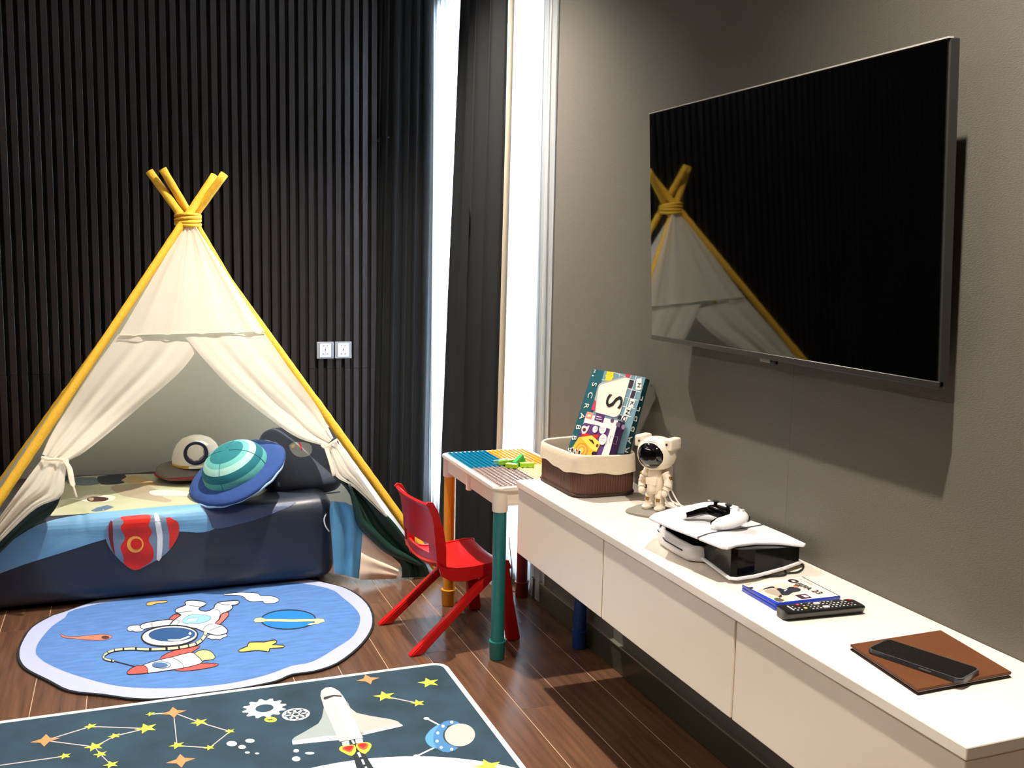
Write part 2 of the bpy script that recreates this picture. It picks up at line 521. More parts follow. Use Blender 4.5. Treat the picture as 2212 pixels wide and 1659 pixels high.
downlight((-0.75, -1.30), 'added fill downlight at the back left that brightens the console fronts', SPOT_W * 1.0)  # unseen lamp, added to lift the cream drawer fronts
t = thing('linear_ceiling_light', 'long thin white linear lamp on the left side of the ceiling', 'ceiling light', (-1.9, 2.6, H))
obj('housing', box(nb(), (-0.03, -1.0, -0.045), (0.03, 1.0, -0.001), 0.004, 1), mat('lamp_trim_white', (230, 228, 222), 0.4), t)
obj('diffuser', box(nb(), (-0.024, -0.97, -0.049), (0.024, 0.97, -0.0455)), mat_emit('linear_diffuser', (1.0, 0.95, 0.89), 120.0), t)

# ------------------------------------------------------------------ curtains
def ribbon(path, z0, z1, amp, waves, seed, flare=0.0, nz=26, drift=(0, 0), sub=14):
    """vertical wavy cloth along a plan path"""
    P = smooth_open([Vector((a, b, 0)) for a, b in path], 10)
    L = [0.0]
    for i in range(1, len(P)): L.append(L[-1] + (P[i] - P[i - 1]).length)
    tot = L[-1]; n = int(waves * sub); rnd = random.Random(seed)
    ph = [rnd.uniform(0, 6.28) for _ in range(4)]
    rows_ = []
    for j in range(nz + 1):
        v = j / nz; z = z1 + (z0 - z1) * v; row = []
        for i in range(n + 1):
            s = i / n * tot; k = 0
            while k < len(L) - 2 and L[k + 1] < s: k += 1
            f = (s - L[k]) / max(1e-6, L[k + 1] - L[k]); p = P[k].lerp(P[k + 1], f)
            tg = (P[k + 1] - P[k]).normalized(); nr = Vector((-tg.y, tg.x, 0))
            w = 2 * PI * waves * i / n
            a = amp * (0.85 + 0.35 * math.sin(w * 0.37 + ph[0])) * (1 + flare * v)
            dis = a * (math.sin(w + ph[1] + 0.5 * math.sin(2.2 * v + ph[2])) + 0.25 * math.sin(2 * w + ph[3] + 2 * v))
            q = p + nr * dis + tg * (0.012 * math.sin(w * 2 + v * 3))
            q += Vector((drift[0], drift[1], 0)) * v * (1 - i / n)
            row.append(Vector((q.x, q.y, z)))
        rows_.append(row)
    return rows_
SHEER = mat_sheer()
CURT = mat('curtain_charcoal', (27, 28, 29), 0.85, spec=0.25, var=0.12, vscale=300, bump=0.15, bscale=500, trans=0.03)
LINING = mat('curtain_lining_beige', (206, 192, 168), 0.8, trans=0.15)
TRK = mat('curtain_track_white', (220, 220, 216), 0.4)
tag(obj('curtain_track', box(nb(), (1.36, 3.38, 2.775), (1.44, 4.985, 2.797), 0.003, 1), TRK, recentre=True), 'white curtain track on the ceiling over the window', 'curtain rail')

bm = nb(); grid_mesh(bm, ribbon([(1.474, 3.395), (1.472, 3.6), (1.470, 4.2), (1.470, 4.6), (1.468, 4.96)], 0.012, 2.77, 0.0055, 22, 3, 0.2))
tag(obj('sheer_curtain', bm, SHEER, smooth=True), 'bright white sheer curtain hanging across the window', 'curtain')

t = thing('blackout_curtain', 'dark grey curtain bunched against the slatted wall', 'curtain', (1.30, 4.80, 0), group='dark grey curtains at the window')
bm = nb(); grid_mesh(bm, ribbon([(1.205, 4.94), (1.24, 4.87), (1.28, 4.83), (1.33, 4.77), (1.375, 4.715), (1.405, 4.72)], 0.012, 2.77, 0.020, 5.5, 5, 0.25, drift=(-0.035, 0)))
obj('cloth', bm, CURT, t, world=True, smooth=True)
bm = nb(); tube(bm, [(1.198, 4.995, 1.912), (1.200, 4.93, 1.915), (1.222, 4.865, 1.918)], 0.006, 8)
obj('tieback_hook', bm, mat('hook_black', (20, 20, 20), 0.4), t, world=True, smooth=True)

t = thing('blackout_curtain', 'dark grey curtain standing free between two strips of bright sheer', 'curtain', (1.40, 3.95, 0), group='dark grey curtains at the window')
rr = ribbon([(1.392, 4.16), (1.372, 4.06), (1.382, 3.92), (1.372, 3.78), (1.387, 3.67)], 0.012, 2.77, 0.030, 4.0, 11, 0.2, drift=(0.0, 0.24))
bm = nb(); grid_mesh(bm, rr); obj('cloth', bm, CURT, t, world=True, smooth=True)
bm = nb(); grid_mesh(bm, [[Vector((r[-1].x + 0.003, r[-1].y - 0.002, r[-1].z)), Vector((r[-1].x + 0.022, r[-1].y - 0.012 - 0.01 * j / 26, r[-1].z)), Vector((r[-1].x + 0.036, r[-1].y + 0.012, r[-1].z)), Vector((r[-1].x + 0.036, r[-1].y + 0.08, r[-1].z))] for j, r in enumerate(rr)])
obj('lining', bm, LINING, t, world=True, smooth=True)

# ================================================================== television
TVB = Vector((1.412, 0, 1.118)); TVU = Vector((-0.0575, 0, 0.9983)); TVN = Vector((-0.9983, 0, -0.0575))
def tv_m(y0, y1, v0, v1, d0, d1):
    """matrix and size of a slab on the tilted set: d is distance behind the glass (negative = towards the room)"""
    c = TVB + Vector((0, (y0 + y1) / 2, 0)) + TVU * (v0 + v1) / 2 - TVN * (d0 + d1) / 2
    mm = Matrix((TVN * -1, Vector((0, 1, 0)), TVU)).transposed().to_4x4(); mm.translation = c
    return (d1 - d0, y1 - y0, v1 - v0), mm
t = thing('television', 'large flat black television mounted tilted on the taupe wall', 'television', (1.47, 1.965, 1.11))
def tv_part(name, a, m, bev=0.0, seg=1):
    s, mm = tv_m(*a); bm = nb(); boxm(bm, s, mm, bev, seg); return obj(name, bm, m, t, world=True)
TVBLK = mat('tv_plastic_black', (24, 24, 24), 0.35)
tv_part('panel_body', (1.420, 2.512, 0.004, 0.636, 0.002, 0.026), mat('tv_side_grey', (44, 44, 42), 0.45), 0.002)
tv_part('screen', (1.424, 2.508, 0.016, 0.632, -0.0005, 0.003), mat('tv_glass', (2, 2, 2), 0.03, spec=0.5, var=0.0, ior=1.75))
tv_part('bottom_bezel', (1.420, 2.512, 0.002, 0.0155, -0.0015, 0.012), mat('tv_bezel_grey', (58, 57, 53), 0.3, metal=0.4), 0.001)
tv_part('back_housing', (1.490, 2.440, -0.004, 0.445, 0.026, 0.050), TVBLK, 0.006, 2)
tv_part('logo_tab', (1.945, 1.985, -0.006, 0.0025, 0.0, 0.010), mat('tv_logo_silver', (120, 118, 112), 0.35, metal=0.5), 0.001)
tv_part('top_edge_highlight', (1.420, 2.512, 0.6345, 0.6375, -0.001, 0.010), mat('tv_edge_highlight', (214, 210, 202), 0.35, metal=0.3))  # pale strip painting in the bright highlight along the top edge
tv_part('sensor_nub', (1.925, 1.944, -0.008, 0.0, 0.002, 0.010), TVBLK, 0.001)
bm = nb(); box(bm, (1.452, 1.80, 1.22), (WX - 0.001, 2.12, 1.52), 0.003, 1); obj('wall_bracket', bm, TVBLK, t, world=True)

# ================================================================== console
CW = mat('console_lacquer_cream', (240, 230, 216), 0.14, spec=0.5, var=0.015, coat=0.3)
CF = mat('console_front_cream', (238, 224, 206), 0.30, var=0.015)
t = thing('wall_console', 'long floating cream lacquered console cabinet along the television wall', 'cabinet', (1.31, 1.94, 0.41))
obj('carcass', box(nb(), (1.160, 1.044, 0.413), (WX - 0.001, 2.846, 0.622), 0.001, 1), CF, t, world=True)
for a, b in ((1.640, 2.239), (2.245, 2.8465), (1.040, 1.634)):
    obj('drawer', box(nb(), (1.141, a, 0.410), (1.159, b, 0.6215), 0.0025, 2), CF, t, world=True)
# ================================================================== console worktop
obj('top_slab', box(nb(), (1.1355, 1.034, 0.6245), (WX - 0.001, 2.850, 0.6465), 0.0025, 2), CW, t, world=True)
ZT = 0.6465

# ================================================================== play tent
POLE = mat('tent_pole_sleeve_yellow', (232, 180, 46), 0.75, var=0.12, vscale=60, bump=0.25, bscale=120)
CANV = mat('tent_canvas_cream', (248, 241, 226), 0.85, spec=0.2, var=0.03, vscale=40, bump=0.12, bscale=400, trans=0.55)
CANVS = mat('tent_canvas_side', (248, 243, 232), 0.85, spec=0.2, var=0.03, vscale=40, bump=0.12, bscale=400, trans=0.65)
CANVB = mat('tent_canvas_back', (243, 243, 230), 0.9, spec=0.2, var=0.04, vscale=30, bump=0.12, bscale=400, trans=0.35)
GREEN = mat('tent_skirt_green', (20, 52, 44), 0.5, var=0.12, vscale=20)
BEIGE = mat('tent_hem_beige', (240, 216, 192), 0.85, var=0.05, vscale=30)
tent = thing('play_tent', 'cream canvas play tent with yellow poles pitched over a floor bed', 'tent', (0.24, 4.37, 0))
AP = Vector((0.245, 4.36, 1.475))
BASE = {'FL': Vector((-0.735, 3.885, 0.0)), 'FR': Vector((1.215, 3.885, 0.0)), 'BL': Vector((-0.752, 4.86, 0.0)), 'BR': Vector((1.13, 4.83, 0.0))}
KNOT = {'FL': AP + Vector((-0.010, -0.040, 0.0)), 'FR': AP + Vector((-0.018, -0.010, 0.0)), 'BL': AP + Vector((0.016, 0.010, 0.0)), 'BR': AP + Vector((0.020, 0.044, 0.0))}
TOPS = {'FL': 0.225, 'FR': 0.235, 'BL': 0.235, 'BR': 0.235}
for kx in ('FL', 'FR', 'BL', 'BR'):
    a, b = BASE[kx], KNOT[kx]; d = (b - a).normalized(); e = b + d * TOPS[kx]
    n = 60; pts = []; rad = []
    for i in range(n + 1):
        f = i / n; p = a.lerp(e, f); pts.append(p); rad.append(0.0165 + 0.0012 * math.sin(f * 190) * (1 if f < 0.45 else 0.3) + (0.002 if f < 0.45 else 0))
    obj('pole', tube(nb(), pts, rad, 14), POLE, tent, world=True, smooth=True)
bm = nb()
for k_ in range(4):
    tube(bm, [AP + Vector((0.048 * math.cos(a), -0.0 + 0.066 * math.sin(a), -0.022 + 0.011 * k_ + 0.006 * math.sin(a + k_))) for a in [i * 2 * PI / 26 for i in range(26)]], 0.0075, 8, closed=True)
obj('lashing', bm, POLE, tent, world=True, smooth=True)

def tri_panel(A, B, C_, n=26, sag=0.02, seed=1, zmin=0.0):
    """cloth between apex A and two feet B, C_"""
    rows_ = []; nr = (B - A).cross(C_ - A).normalized()
    for j in range(n + 1):
        v = (j + 0.6) / (n + 0.6); row = []
        l, r = A.lerp(B, v), A.lerp(C_, v)
        for i in range(n + 1):
            u = i / n; p = l.lerp(r, u)
            w = 4 * u * (1 - u)
            fold = math.sin(u * 9 + seed) * 0.5 + 0.5 * math.sin(u * 17 + seed * 2 + v)
            p = p + nr * (sag * w * math.sin(PI * v) + 0.006 * fold * w)
            row.append(p)
        rows_.append(row)
    return rows_
up = Vector((0, 0, -0.03))
def foot(kx, back=0.0): return BASE[kx] + Vector((0, back, 0.02))
for nm, a, b, mm_, sg in (('back_panel', 'BL', 'BR', CANVB, -0.012), ('side_panel', 'FR', 'BR', CANVS, 0.006), ('side_panel', 'FL', 'BL', CANVS, -0.006)):
    A = AP + up; bm = nb(); grid_mesh(bm, tri_panel(A, foot(a), foot(b), seed=len(nm) + ord(a[0]), sag=sg))
    obj(nm, bm, mm_, tent, world=True, smooth=True)

# front cloth: traced on the slanted front of the tent, pushed forward where the mattress holds it out
def yfront(z):
    yp = 3.885 + (4.32 - 3.885) * max(0.0, z) / 1.475
    lo = 3.884
    f = min(1.0, max(0.0, (z - 0.42) / 0.30)); f = f * f * (3 - 2 * f)
    return lo + (yp - lo) * f - 0.006
def onfront(x, y, off=0.0):
    d = ray(x, y); t_ = 3.9 / d.y
    for _ in range(14):
        p = CAM + d * t_; t_ = (yfront(p.z) + off) / d.y
    return CAM + d * t_
def resample(pts, n):
    P = smooth_open([Vector((a, b, 0)) for a, b in pts], 8) if len(pts) > 2 else [Vector((a, b, 0)) for a, b in pts]
    L = [0.0]
    for i in range(1, len(P)): L.append(L[-1] + (P[i] - P[i - 1]).length)
    out = []
    for i in range(n + 1):
        s = L[-1] * i / n; k = 0
        while k < len(L) - 2 and L[k + 1] < s: k += 1
        out.append(P[k].lerp(P[k + 1], (s - L[k]) / max(1e-6, L[k + 1] - L[k])))
    return out
def flap(outer, inner, nu, nv, amp, folds, ph, off=0.0, su=0.0):
    A, B = resample(outer, nv), resample(inner, nv); rows_ = []
    for j in range(nv + 1):
        v = j / nv; row = []
        for i in range(nu + 1):
            u = i / nu; q = A[j].lerp(B[j], u)
            a = amp(v)
            fo = math.sin(u * folds * 2 * PI + ph + 0.6 * v) + 0.45 * math.sin(u * folds * 4.3 * PI + ph * 2 + v)
            edge = min(1.0, u * 8)
            row.append(onfront(q.x, q.y, off - a * fo * edge - su * u))
        rows_.append(row)
    return rows_
# upper front panel
bm = nb(); grid_mesh(bm, flap([(402, 478), (257, 724)], [(416, 478), (572, 716)], 44, 24, lambda v: 0.0035 + 0.004 * v, 4.5, 0.5))
obj('front_panel', bm, CANV, tent, world=True, smooth=True)
bm = nb(); pts = [onfront(258 + 314 * i / 30, 724 - 8 * i / 30 + (2.0 if i % 7 == 3 else 0), -0.005) for i in range(31)]
tube(bm, pts, 0.0022, 6); obj('seam', bm, CANV, tent, world=True, smooth=True)
# left flap, above and below its tie
bm = nb(); grid_mesh(bm, flap([(255, 722), (205, 792), (150, 875), (110, 940), (91, 982)], [(428, 742), (420, 764), (382, 810), (311, 871), (241, 930), (180, 978), (146, 996)], 34, 26, lambda v: 0.010 * (0.25 + v * 1.1), 2.6, 0.4, 0.012))
obj('door_flap', bm, CANV, tent, world=True, smooth=True)
bm = nb(); grid_mesh(bm, flap([(96, 984), (60, 1032), (20, 1088), (-30, 1158), (-60, 1204)], [(144, 996), (141, 1030), (131, 1074), (70, 1104), (-45, 1215)], 30, 18, lambda v: 0.012 * (0.5 + v), 2.2, 2.0, -0.006))
obj('flap_tail', bm, CANV, tent, world=True, smooth=True)
bm = nb(); grid_mesh(bm, flap([(132, 1068), (70, 1100), (10, 1160), (-50, 1210)], [(126, 1088), (105, 1116), (50, 1148), (-10, 1204), (-50, 1240)], 8, 16, lambda v: 0.003, 1.2, 1.0, 0.004))
obj('skirt', bm, GREEN, tent, world=True, smooth=True)
bm = nb(); tube(bm, smooth_open([onfront(90, 988, -0.03), onfront(104, 993, -0.035), onfront(122, 992, -0.036), onfront(140, 996, -0.03), onfront(146, 1006, -0.02), onfront(144, 990, 0.02)]), 0.006, 8)
tube(bm, smooth_open([onfront(140, 996, -0.03), onfront(150, 1012, -0.03), onfront(156, 1042, -0.028), onfront(166, 1074, -0.026)]), (0.010, 0.0035), 8)
obj('tie', bm, CANV, tent, world=True, smooth=True)
# right flap
bm = nb(); grid_mesh(bm, flap([(571, 718), (628, 800), (686, 880), (720, 946)], [(398, 728), (412, 742), (441, 777), (500, 839), (570, 895), (640, 944), (704, 964)], 34, 26, lambda v: 0.010 * (0.25 + v * 1.1), 2.4, 1.2, 0.004))
obj('door_flap', bm, CANV, tent, world=True, smooth=True)
bm = nb(); grid_mesh(bm, flap([(726, 952), (760, 1002), (800, 1062), (838, 1116)], [(702, 966), (712, 998), (726, 1030), (766, 1054), (832, 1116)], 24, 16, lambda v: 0.010 * (1 - 0.7 * v), 2.2, 0.6, -0.006))
obj('flap_tail', bm, CANV, tent, world=True, smooth=True)
bm = nb(); tube(bm, smooth_open([onfront(728, 950, -0.03), onfront(716, 958, -0.034), onfront(702, 966, -0.03), onfront(696, 962, 0.0)]), 0.006, 8)
tube(bm, smooth_open([onfront(704, 966, -0.03), onfront(710, 984, -0.032), onfront(716, 1004, -0.03), onfront(722, 1028, -0.03)]), (0.009, 0.0035), 8)
obj('tie', bm, CANV, tent, world=True, smooth=True)
bm = nb(); grid_mesh(bm, flap([(752, 1036), (836, 1112), (880, 1166), (918, 1216), (930, 1246)], [(722, 1028), (752, 1062), (770, 1104), (784, 1146), (838, 1196), (866, 1222), (868, 1248)], 18, 26, lambda v: 0.012, 1.4, 0.3, 0.006))
obj('skirt', bm, GREEN, tent, world=True, smooth=True)
bm = nb(); pts = smooth_open([onfront(x, y, -0.012) for x, y in ((754, 1046), (770, 1096), (780, 1128), (800, 1150), (840, 1186), (880, 1206), (912, 1222))])
tube(bm, pts, [0.006 + 0.016 * math.sin(PI * i / (len(pts) - 1)) for i in range(len(pts))], 10); obj('skirt_roll', bm, GREEN, tent, world=True, smooth=True)
bm = nb(); grid_mesh(bm, flap([(784, 1140), (850, 1200), (866, 1218)], [(776, 1252), (815, 1252), (856, 1250)], 20, 22, lambda v: 0.012 * (0.4 + v), 1.3, 2.4, 0.004, 0.045))
obj('corner_lining', bm, BEIGE, tent, world=True, smooth=True)

# ================================================================== floor bed inside the tent
NAVY = mat('bedsheet_navy', (38, 45, 60), 0.40, spec=0.5, var=0.20, vscale=7, bump=0.16, bscale=16)
bed = thing('floor_bed', 'low mattress in a space print navy sheet inside the tent', 'bed', (0.13, 4.32, 0.0125))
bm = nb(); box(bm, (-0.54, 3.925, 0.0125), (0.772, 4.68, 0.358), 0.062, 7)
bmesh.ops.subdivide_edges(bm, edges=[e for e in bm.edges if e.calc_length() > 0.12], cuts=18, use_grid_fill=True)
bmesh.ops.triangulate(bm, faces=[f for f in bm.faces if len(f.verts) > 4])
for v in bm.verts:
    if v.co.z > 0.03:
        w = noise.noise(v.co * 5.0) * 0.010 + noise.noise(v.co * Vector((9, 9, 22)).normalized() * 20) * 0.003
        v.co += Vector((0, -w if v.co.y < 4.0 else 0, w * 0.6 if v.co.z > 0.3 else 0))
bm.normal_update()
BEDBVH = BVHTree.FromBMesh(bm)
obj('mattress', bm, NAVY, bed, world=True, smooth=True)
def bp(name, pg, rgb, off=0.0012, sm=3, rough=0.5):
    return wrap(bed, name, pg, BEDBVH, mat('bedprint_%d_%d_%d' % rgb, rgb, rough, var=0.08, vscale=20), off, sm)
bp('sky_print', [(-40, 1250), (-40, 1210), (30, 1165), (80, 1135), (150, 1116), (300, 1098), (440, 1086), (462, 1104), (470, 1135), (440, 1150), (385, 1148), (300, 1152), (230, 1164), (140, 1192), (50, 1220)], (110, 164, 206), 0.0008, 3)
bp('sage_print', [(100, 1112), (130, 1078), (140, 1045), (160, 1032), (250, 1026), (420, 1022), (600, 1010), (640, 1010), (560, 1070), (470, 1086), (360, 1094), (250, 1104), (160, 1112)], (182, 184, 152), 0.0012, 3)
bp('slate_print', [(436, 1090), (520, 1092), (580, 1090), (640, 1086), (560, 1120), (470, 1142), (455, 1130), (448, 1112)], (74, 88, 122), 0.0014, 3)
bp('dusk_print', [(212, 1030), (270, 1026), (268, 1044), (230, 1048), (214, 1044)], (34, 42, 56), 0.0016, 2)
bp('dusk_print', [(150, 1034), (205, 1032), (214, 1046), (176, 1050), (146, 1044)], (98, 118, 124), 0.0016, 2)
bp('cloud_print', [(240, 1052), (300, 1046), (342, 1060), (352, 1074), (372, 1082), (360, 1086), (330, 1082), (300, 1078), (262, 1070)], (164, 152, 130), 0.0016, 3)
bp('cloud_print', [(324, 1062), (360, 1058), (420, 1066), (418, 1072), (360, 1072), (330, 1070)], (196, 206, 196), 0.0019, 3)
bp('ridge_print', [(262, 1038), (290, 1028), (330, 1040), (344, 1050), (320, 1050), (280, 1044)], (186, 160, 116), 0.0018, 2)
bp('satellite_panel_print', [(196, 1104), (210, 1097), (232, 1092), (246, 1096), (226, 1104), (206, 1106)], (84, 112, 142), 0.0018, 0)
bp('satellite_print', [(140, 1076), (172, 1078), (185, 1071), (212, 1069), (236, 1071), (250, 1075), (240, 1083), (212, 1086), (190, 1085), (170, 1081)], (226, 222, 206), 0.0018, 2)
bp('satellite_print', [(188, 1079), (198, 1074), (225, 1075), (235, 1078), (228, 1083), (205, 1085), (192, 1084)], (64, 34, 30), 0.0023, 2)
bp('satellite_print', ell(197, 1079, 6, 4, 12), (160, 140, 110), 0.0028, 0)
zb = lambda p: Z(0, 860, 3.457, p)
bp('rocket_print', zb([(785, 990), (830, 925), (900, 892), (1000, 880), (1110, 870), (1240, 890), (1330, 930), (1337, 1000), (1310, 1070), (1240, 1160), (1130, 1230), (1010, 1285), (930, 1240), (850, 1160), (800, 1080)]), (112, 136, 162), 0.0020, 3)
bp('rocket_print', zb([(900, 892), (1000, 878), (1110, 872), (1125, 905), (1110, 950), (1135, 1000), (1110, 1060), (1145, 1130), (1140, 1205), (1075, 1255), (1010, 1283), (930, 1240), (922, 1180), (900, 1110), (935, 1040), (900, 970), (925, 925)]), (214, 34, 22), 0.0026, 3)
bp('rocket_print', zb([(1150, 872), (1182, 872), (1205, 960), (1215, 1050), (1205, 1190), (1170, 1205), (1175, 1050)]), (226, 230, 236), 0.0026, 2)
bp('rocket_print', zb([(1240, 893), (1300, 908), (1332, 932), (1336, 1000), (1310, 1070), (1262, 1130), (1266, 1020)]), (206, 44, 32), 0.0026, 2)
bp('rocket_print', zb([(815, 935), (840, 922), (845, 1060), (860, 1168), (830, 1110), (812, 1020)]), (120, 30, 38), 0.0026, 2)
bp('rocket_print', zb(ell(1010, 1090, 62, 62)), (236, 172, 76), 0.0032, 0)
bp('rocket_print', zb(ell(1018, 1088, 43, 42)), (206, 30, 20), 0.0038, 0)
# sheet corner hanging at the head of the mattress
BLUE = mat('sheet_corner_blue', (96, 164, 204), 0.7, var=0.10, vscale=12, bump=0.2, bscale=30)
bm = nb(); grid_mesh(bm, flap([(716, 1082), (712, 1106), (717, 1170), (722, 1238)], [(748, 1086), (770, 1100), (783, 1142), (775, 1250)], 16, 26, lambda v: 0.006 + 0.004 * v, 1.3, 0.9, 0.012))
obj('sheet_corner', bm, BLUE, bed, world=True, smooth=True)
bm = nb(); tube(bm, smooth_open([onfront(x, y, 0.022) for x, y in ((705, 1110), (700, 1122), (703, 1136), (711, 1148))]), 0.003, 6)
obj('cord_loop', bm, mat('cord_white', (236, 234, 228), 0.7), bed, world=True, smooth=True)

# ================================================================== rugs
RZ = 0.008
rug = thing('round_rug', 'round blue rug with a cartoon spaceman print and lilac border, half under the bed', 'rug', (0.23, 3.5, 0))
out = [onz(x, y, RZ) for x, y in ((137, 1322), (111, 1331), (70, 1355), (48, 1388), (42, 1412), (47, 1430), (63, 1446), (107, 1468), (152, 1490), (222, 1498), (289, 1507), (352, 1507), (445, 1501), (519, 1490), (593, 1470), (630, 1455), (678, 1448), (727, 1431), (771, 1398), (798, 1364), (804, 1334), (791, 1303), (757, 1276), (713, 1261))]
out = [(p.x, max(p.y, 3.012)) for p in out] + [(0.60, 4.03), (0.38, 4.09), (0.10, 4.09), (-0.06, 4.03)]
bm = nb(); prism(bm, expand(smooth_closed(out, 3), 0.008), 0.0006, RZ - 0.001, bevel=0.001, seg=1); obj('rug_backing', bm, mat('rug_edge_black', (18, 18, 20), 0.9), rug, world=True)
bm = nb(); flat_poly(bm, [Vector((x, y, RZ - 0.0006)) for x, y in smooth_closed(out, 3)]); orient(bm, Vector((0, 0, 1)))
obj('border', bm, mat('rug_border_lilac', (172, 178, 212), 0.9, var=0.05, bump=0.2, bscale=500), rug, world=True, smooth='keep')
inn = [onz(x, y, RZ) for x, y in ((163, 1316), (140, 1334), (111, 1354), (84, 1386), (77, 1408), (84, 1420), (104, 1434), (156, 1456), (241, 1479), (315, 1486), (408, 1485), (500, 1475), (578, 1457), (630, 1438), (675, 1429), (727, 1399), (764, 1373), (778, 1340), (771, 1318), (742, 1292), (706, 1270))]
inn = [(p.x, p.y) for p in inn] + [(0.55, 3.98), (0.25, 4.0), (0.0, 3.97)]
bm = nb(); flat_poly(bm, [Vector((x, y, RZ - 0.0002)) for x, y in smooth_closed(inn, 3)]); orient(bm, Vector((0, 0, 1)))
obj('field', bm, mat('rug_field_blue', (80, 122, 184), 0.9, var=0.35, vscale=14, stretch=(1, 4, 1), bump=0.2, bscale=500), rug, world=True, smooth='keep')
RP = ((0, 0, RZ), (0, 0, 1))
INK = mat('rug_ink_black', (20, 20, 28), 0.9, var=0.0)
def rp(name, pg, rgb, lay=1, sm=3, ink=1.6):
    m = mat('rugprint_%d_%d_%d' % rgb, rgb, 0.9, var=0.05)
    q = smooth_closed(pg, sm) if sm else pg
    if ink: decal(rug, 'ink_outline', [expand(q, ink * 1.5)], RP, INK, 0.0002 * lay)
    return decal(rug, name, [q], RP, m, 0.0002 * lay + 0.0001)
za = lambda p: Z(200, 1270, 6.9125, p)
zc = lambda p: Z(0, 1240, 2.6976, p)
rp('comet_print', zc([(350, 348), (380, 362), (440, 365), (500, 360), (590, 352), (640, 357), (651, 367), (620, 381), (560, 385), (480, 380), (430, 375), (370, 368)]), (226, 116, 92), ink=0.6)
rp('comet_print', zc(ell(614, 369, 24, 10)), (72, 44, 40), 2, 0, 0)
rp('planet_print', zc(ell(1680, 265, 156, 53, rot=-0.02)), (20, 116, 196), 1, 0)
rp('planet_ring_print', zc([(1478, 270), (1492, 257), (1525, 254), (1545, 262), (1700, 264), (1830, 262), (1848, 260), (1885, 262), (1892, 276), (1850, 290), (1800, 297), (1792, 291), (1838, 282), (1832, 275), (1700, 277), (1545, 275), (1520, 280), (1490, 281)]), (238, 226, 150), 3, 0, 0.4)
rp('star_print', zc([(1390, 446), (1445, 422), (1455, 400), (1540, 399), (1600, 387), (1608, 400), (1580, 414), (1650, 418), (1645, 426), (1570, 432), (1565, 450), (1500, 441), (1420, 451)]), (240, 190, 92), 1, 2)
rp('cloud_print', zc([(1300, 119), (1400, 109), (1430, 110), (1500, 114), (1520, 128), (1590, 132), (1625, 150), (1600, 167), (1545, 170), (1530, 156), (1480, 160), (1440, 150), (1420, 131), (1380, 122)]), (240, 240, 240), 1, 3, 1.0)
rp('meteor_print', zc([(855, 172), (880, 162), (970, 156), (965, 165), (920, 168), (880, 182), (858, 181)]), (240, 168, 92), 1, 2, 0.9)
WHT = (218, 218, 222)
rp('backpack_print', za([(1140, 490), (1180, 432), (1240, 398), (1300, 405), (1250, 455), (1200, 490)]), (216, 84, 80), 1, 2, 1.4)
rp('backpack_print', za([(1900, 405), (2000, 365), (2030, 392), (1990, 450), (1880, 552), (1815, 535), (1880, 460)]), (226, 108, 104), 1, 2, 1.4)
rp('spaceman_print', za([(1190, 482), (1050, 488), (880, 512), (740, 545), (716, 590), (760, 612), (890, 582), (1050, 568), (1180, 555)]), WHT, 2, 2, 1.4)
rp('spaceman_print', za([(700, 560), (600, 563), (540, 580), (520, 610), (545, 640), (600, 636), (640, 652), (720, 645), (765, 622), (705, 600)]), WHT, 3, 2, 1.0)
rp('spaceman_print', za([(1770, 690), (1700, 738), (1745, 748), (1790, 772), (1840, 756), (1900, 770), (1940, 742), (2010, 715), (1980, 680), (1880, 690)]), WHT, 2, 0, 1.2)
rp('spaceman_print', za([(1150, 558), (1240, 470), (1330, 402), (1255, 365), (1240, 330), (1290, 300), (1400, 258), (1385, 215), (1430, 195), (1560, 195), (1690, 225), (1660, 262), (1610, 280), (1580, 325), (1690, 357), (1810, 312), (1832, 258), (1885, 222), (2030, 202), (2160, 195), (2182, 218), (2140, 244), (2065, 254), (2086, 282), (2060, 322), (1990, 355), (1915, 388), (1890, 460), (1820, 530), (1930, 562), (2000, 620), (2010, 652), (1970, 682), (1860, 700), (1760, 680), (1640, 640), (1550, 600), (1400, 578), (1250, 568)]), WHT, 4, 2, 1.4)
for st in ([(1250, 365), (1350, 360), (1480, 345)], [(1440, 262), (1560, 275), (1600, 275)], [(1880, 235), (1980, 250), (2050, 250)], [(1830, 318), (1890, 340), (1905, 395), (1880, 470)], [(1200, 480), (1180, 530), (1140, 556)], [(1240, 470), (1300, 500), (1250, 560)], [(1640, 640), (1700, 560), (1800, 535)], [(1740, 640), (1860, 590), (1930, 570)]):
    decal(rug, 'ink_line', [stroke_poly([tuple(v) for v in smooth_open([Vector(p) for p in za(st)], 5)], 1.1)], RP, INK, 0.0011)
for st in ([(885, 515), (890, 580)], [(700, 560), (720, 600), (770, 620)]):
    decal(rug, 'ink_line', [stroke_poly(za(st), 1.1)], RP, INK, 0.0009)
rp('chest_pack_print', za([(1335, 500), (1400, 430), (1520, 402), (1700, 410), (1770, 442), (1720, 490), (1600, 525), (1400, 528)]), (136, 190, 222), 6, 3, 0.5)
rp('chest_pack_print', za([(1385, 510), (1430, 455), (1580, 442), (1550, 502)]), (172, 214, 232), 8, 0, 0.5)
rp('helmet_print', za(ell(1150, 715, 408, 142, rot=-0.06)), WHT, 8, 0, 2.2)
rp('helmet_print', za(ell(1185, 695, 345, 100, rot=-0.02)), (28, 74, 124), 10, 0, 0.5)
rp('helmet_print', za([(1135, 768), (1300, 764), (1430, 716), (1446, 735), (1310, 785), (1140, 785)]), WHT, 12, 2, 0)
rp('helmet_print', za(ell(1455, 680, 22, 20)), WHT, 12, 0, 0)
rope = za([(1690, 660), (1670, 720), (1610, 790), (1520, 840), (1400, 870), (1250, 895), (1050, 910), (800, 915), (600, 905), (420, 915), (300, 935), (210, 975), (165, 1020), (190, 1060), (320, 1092)])
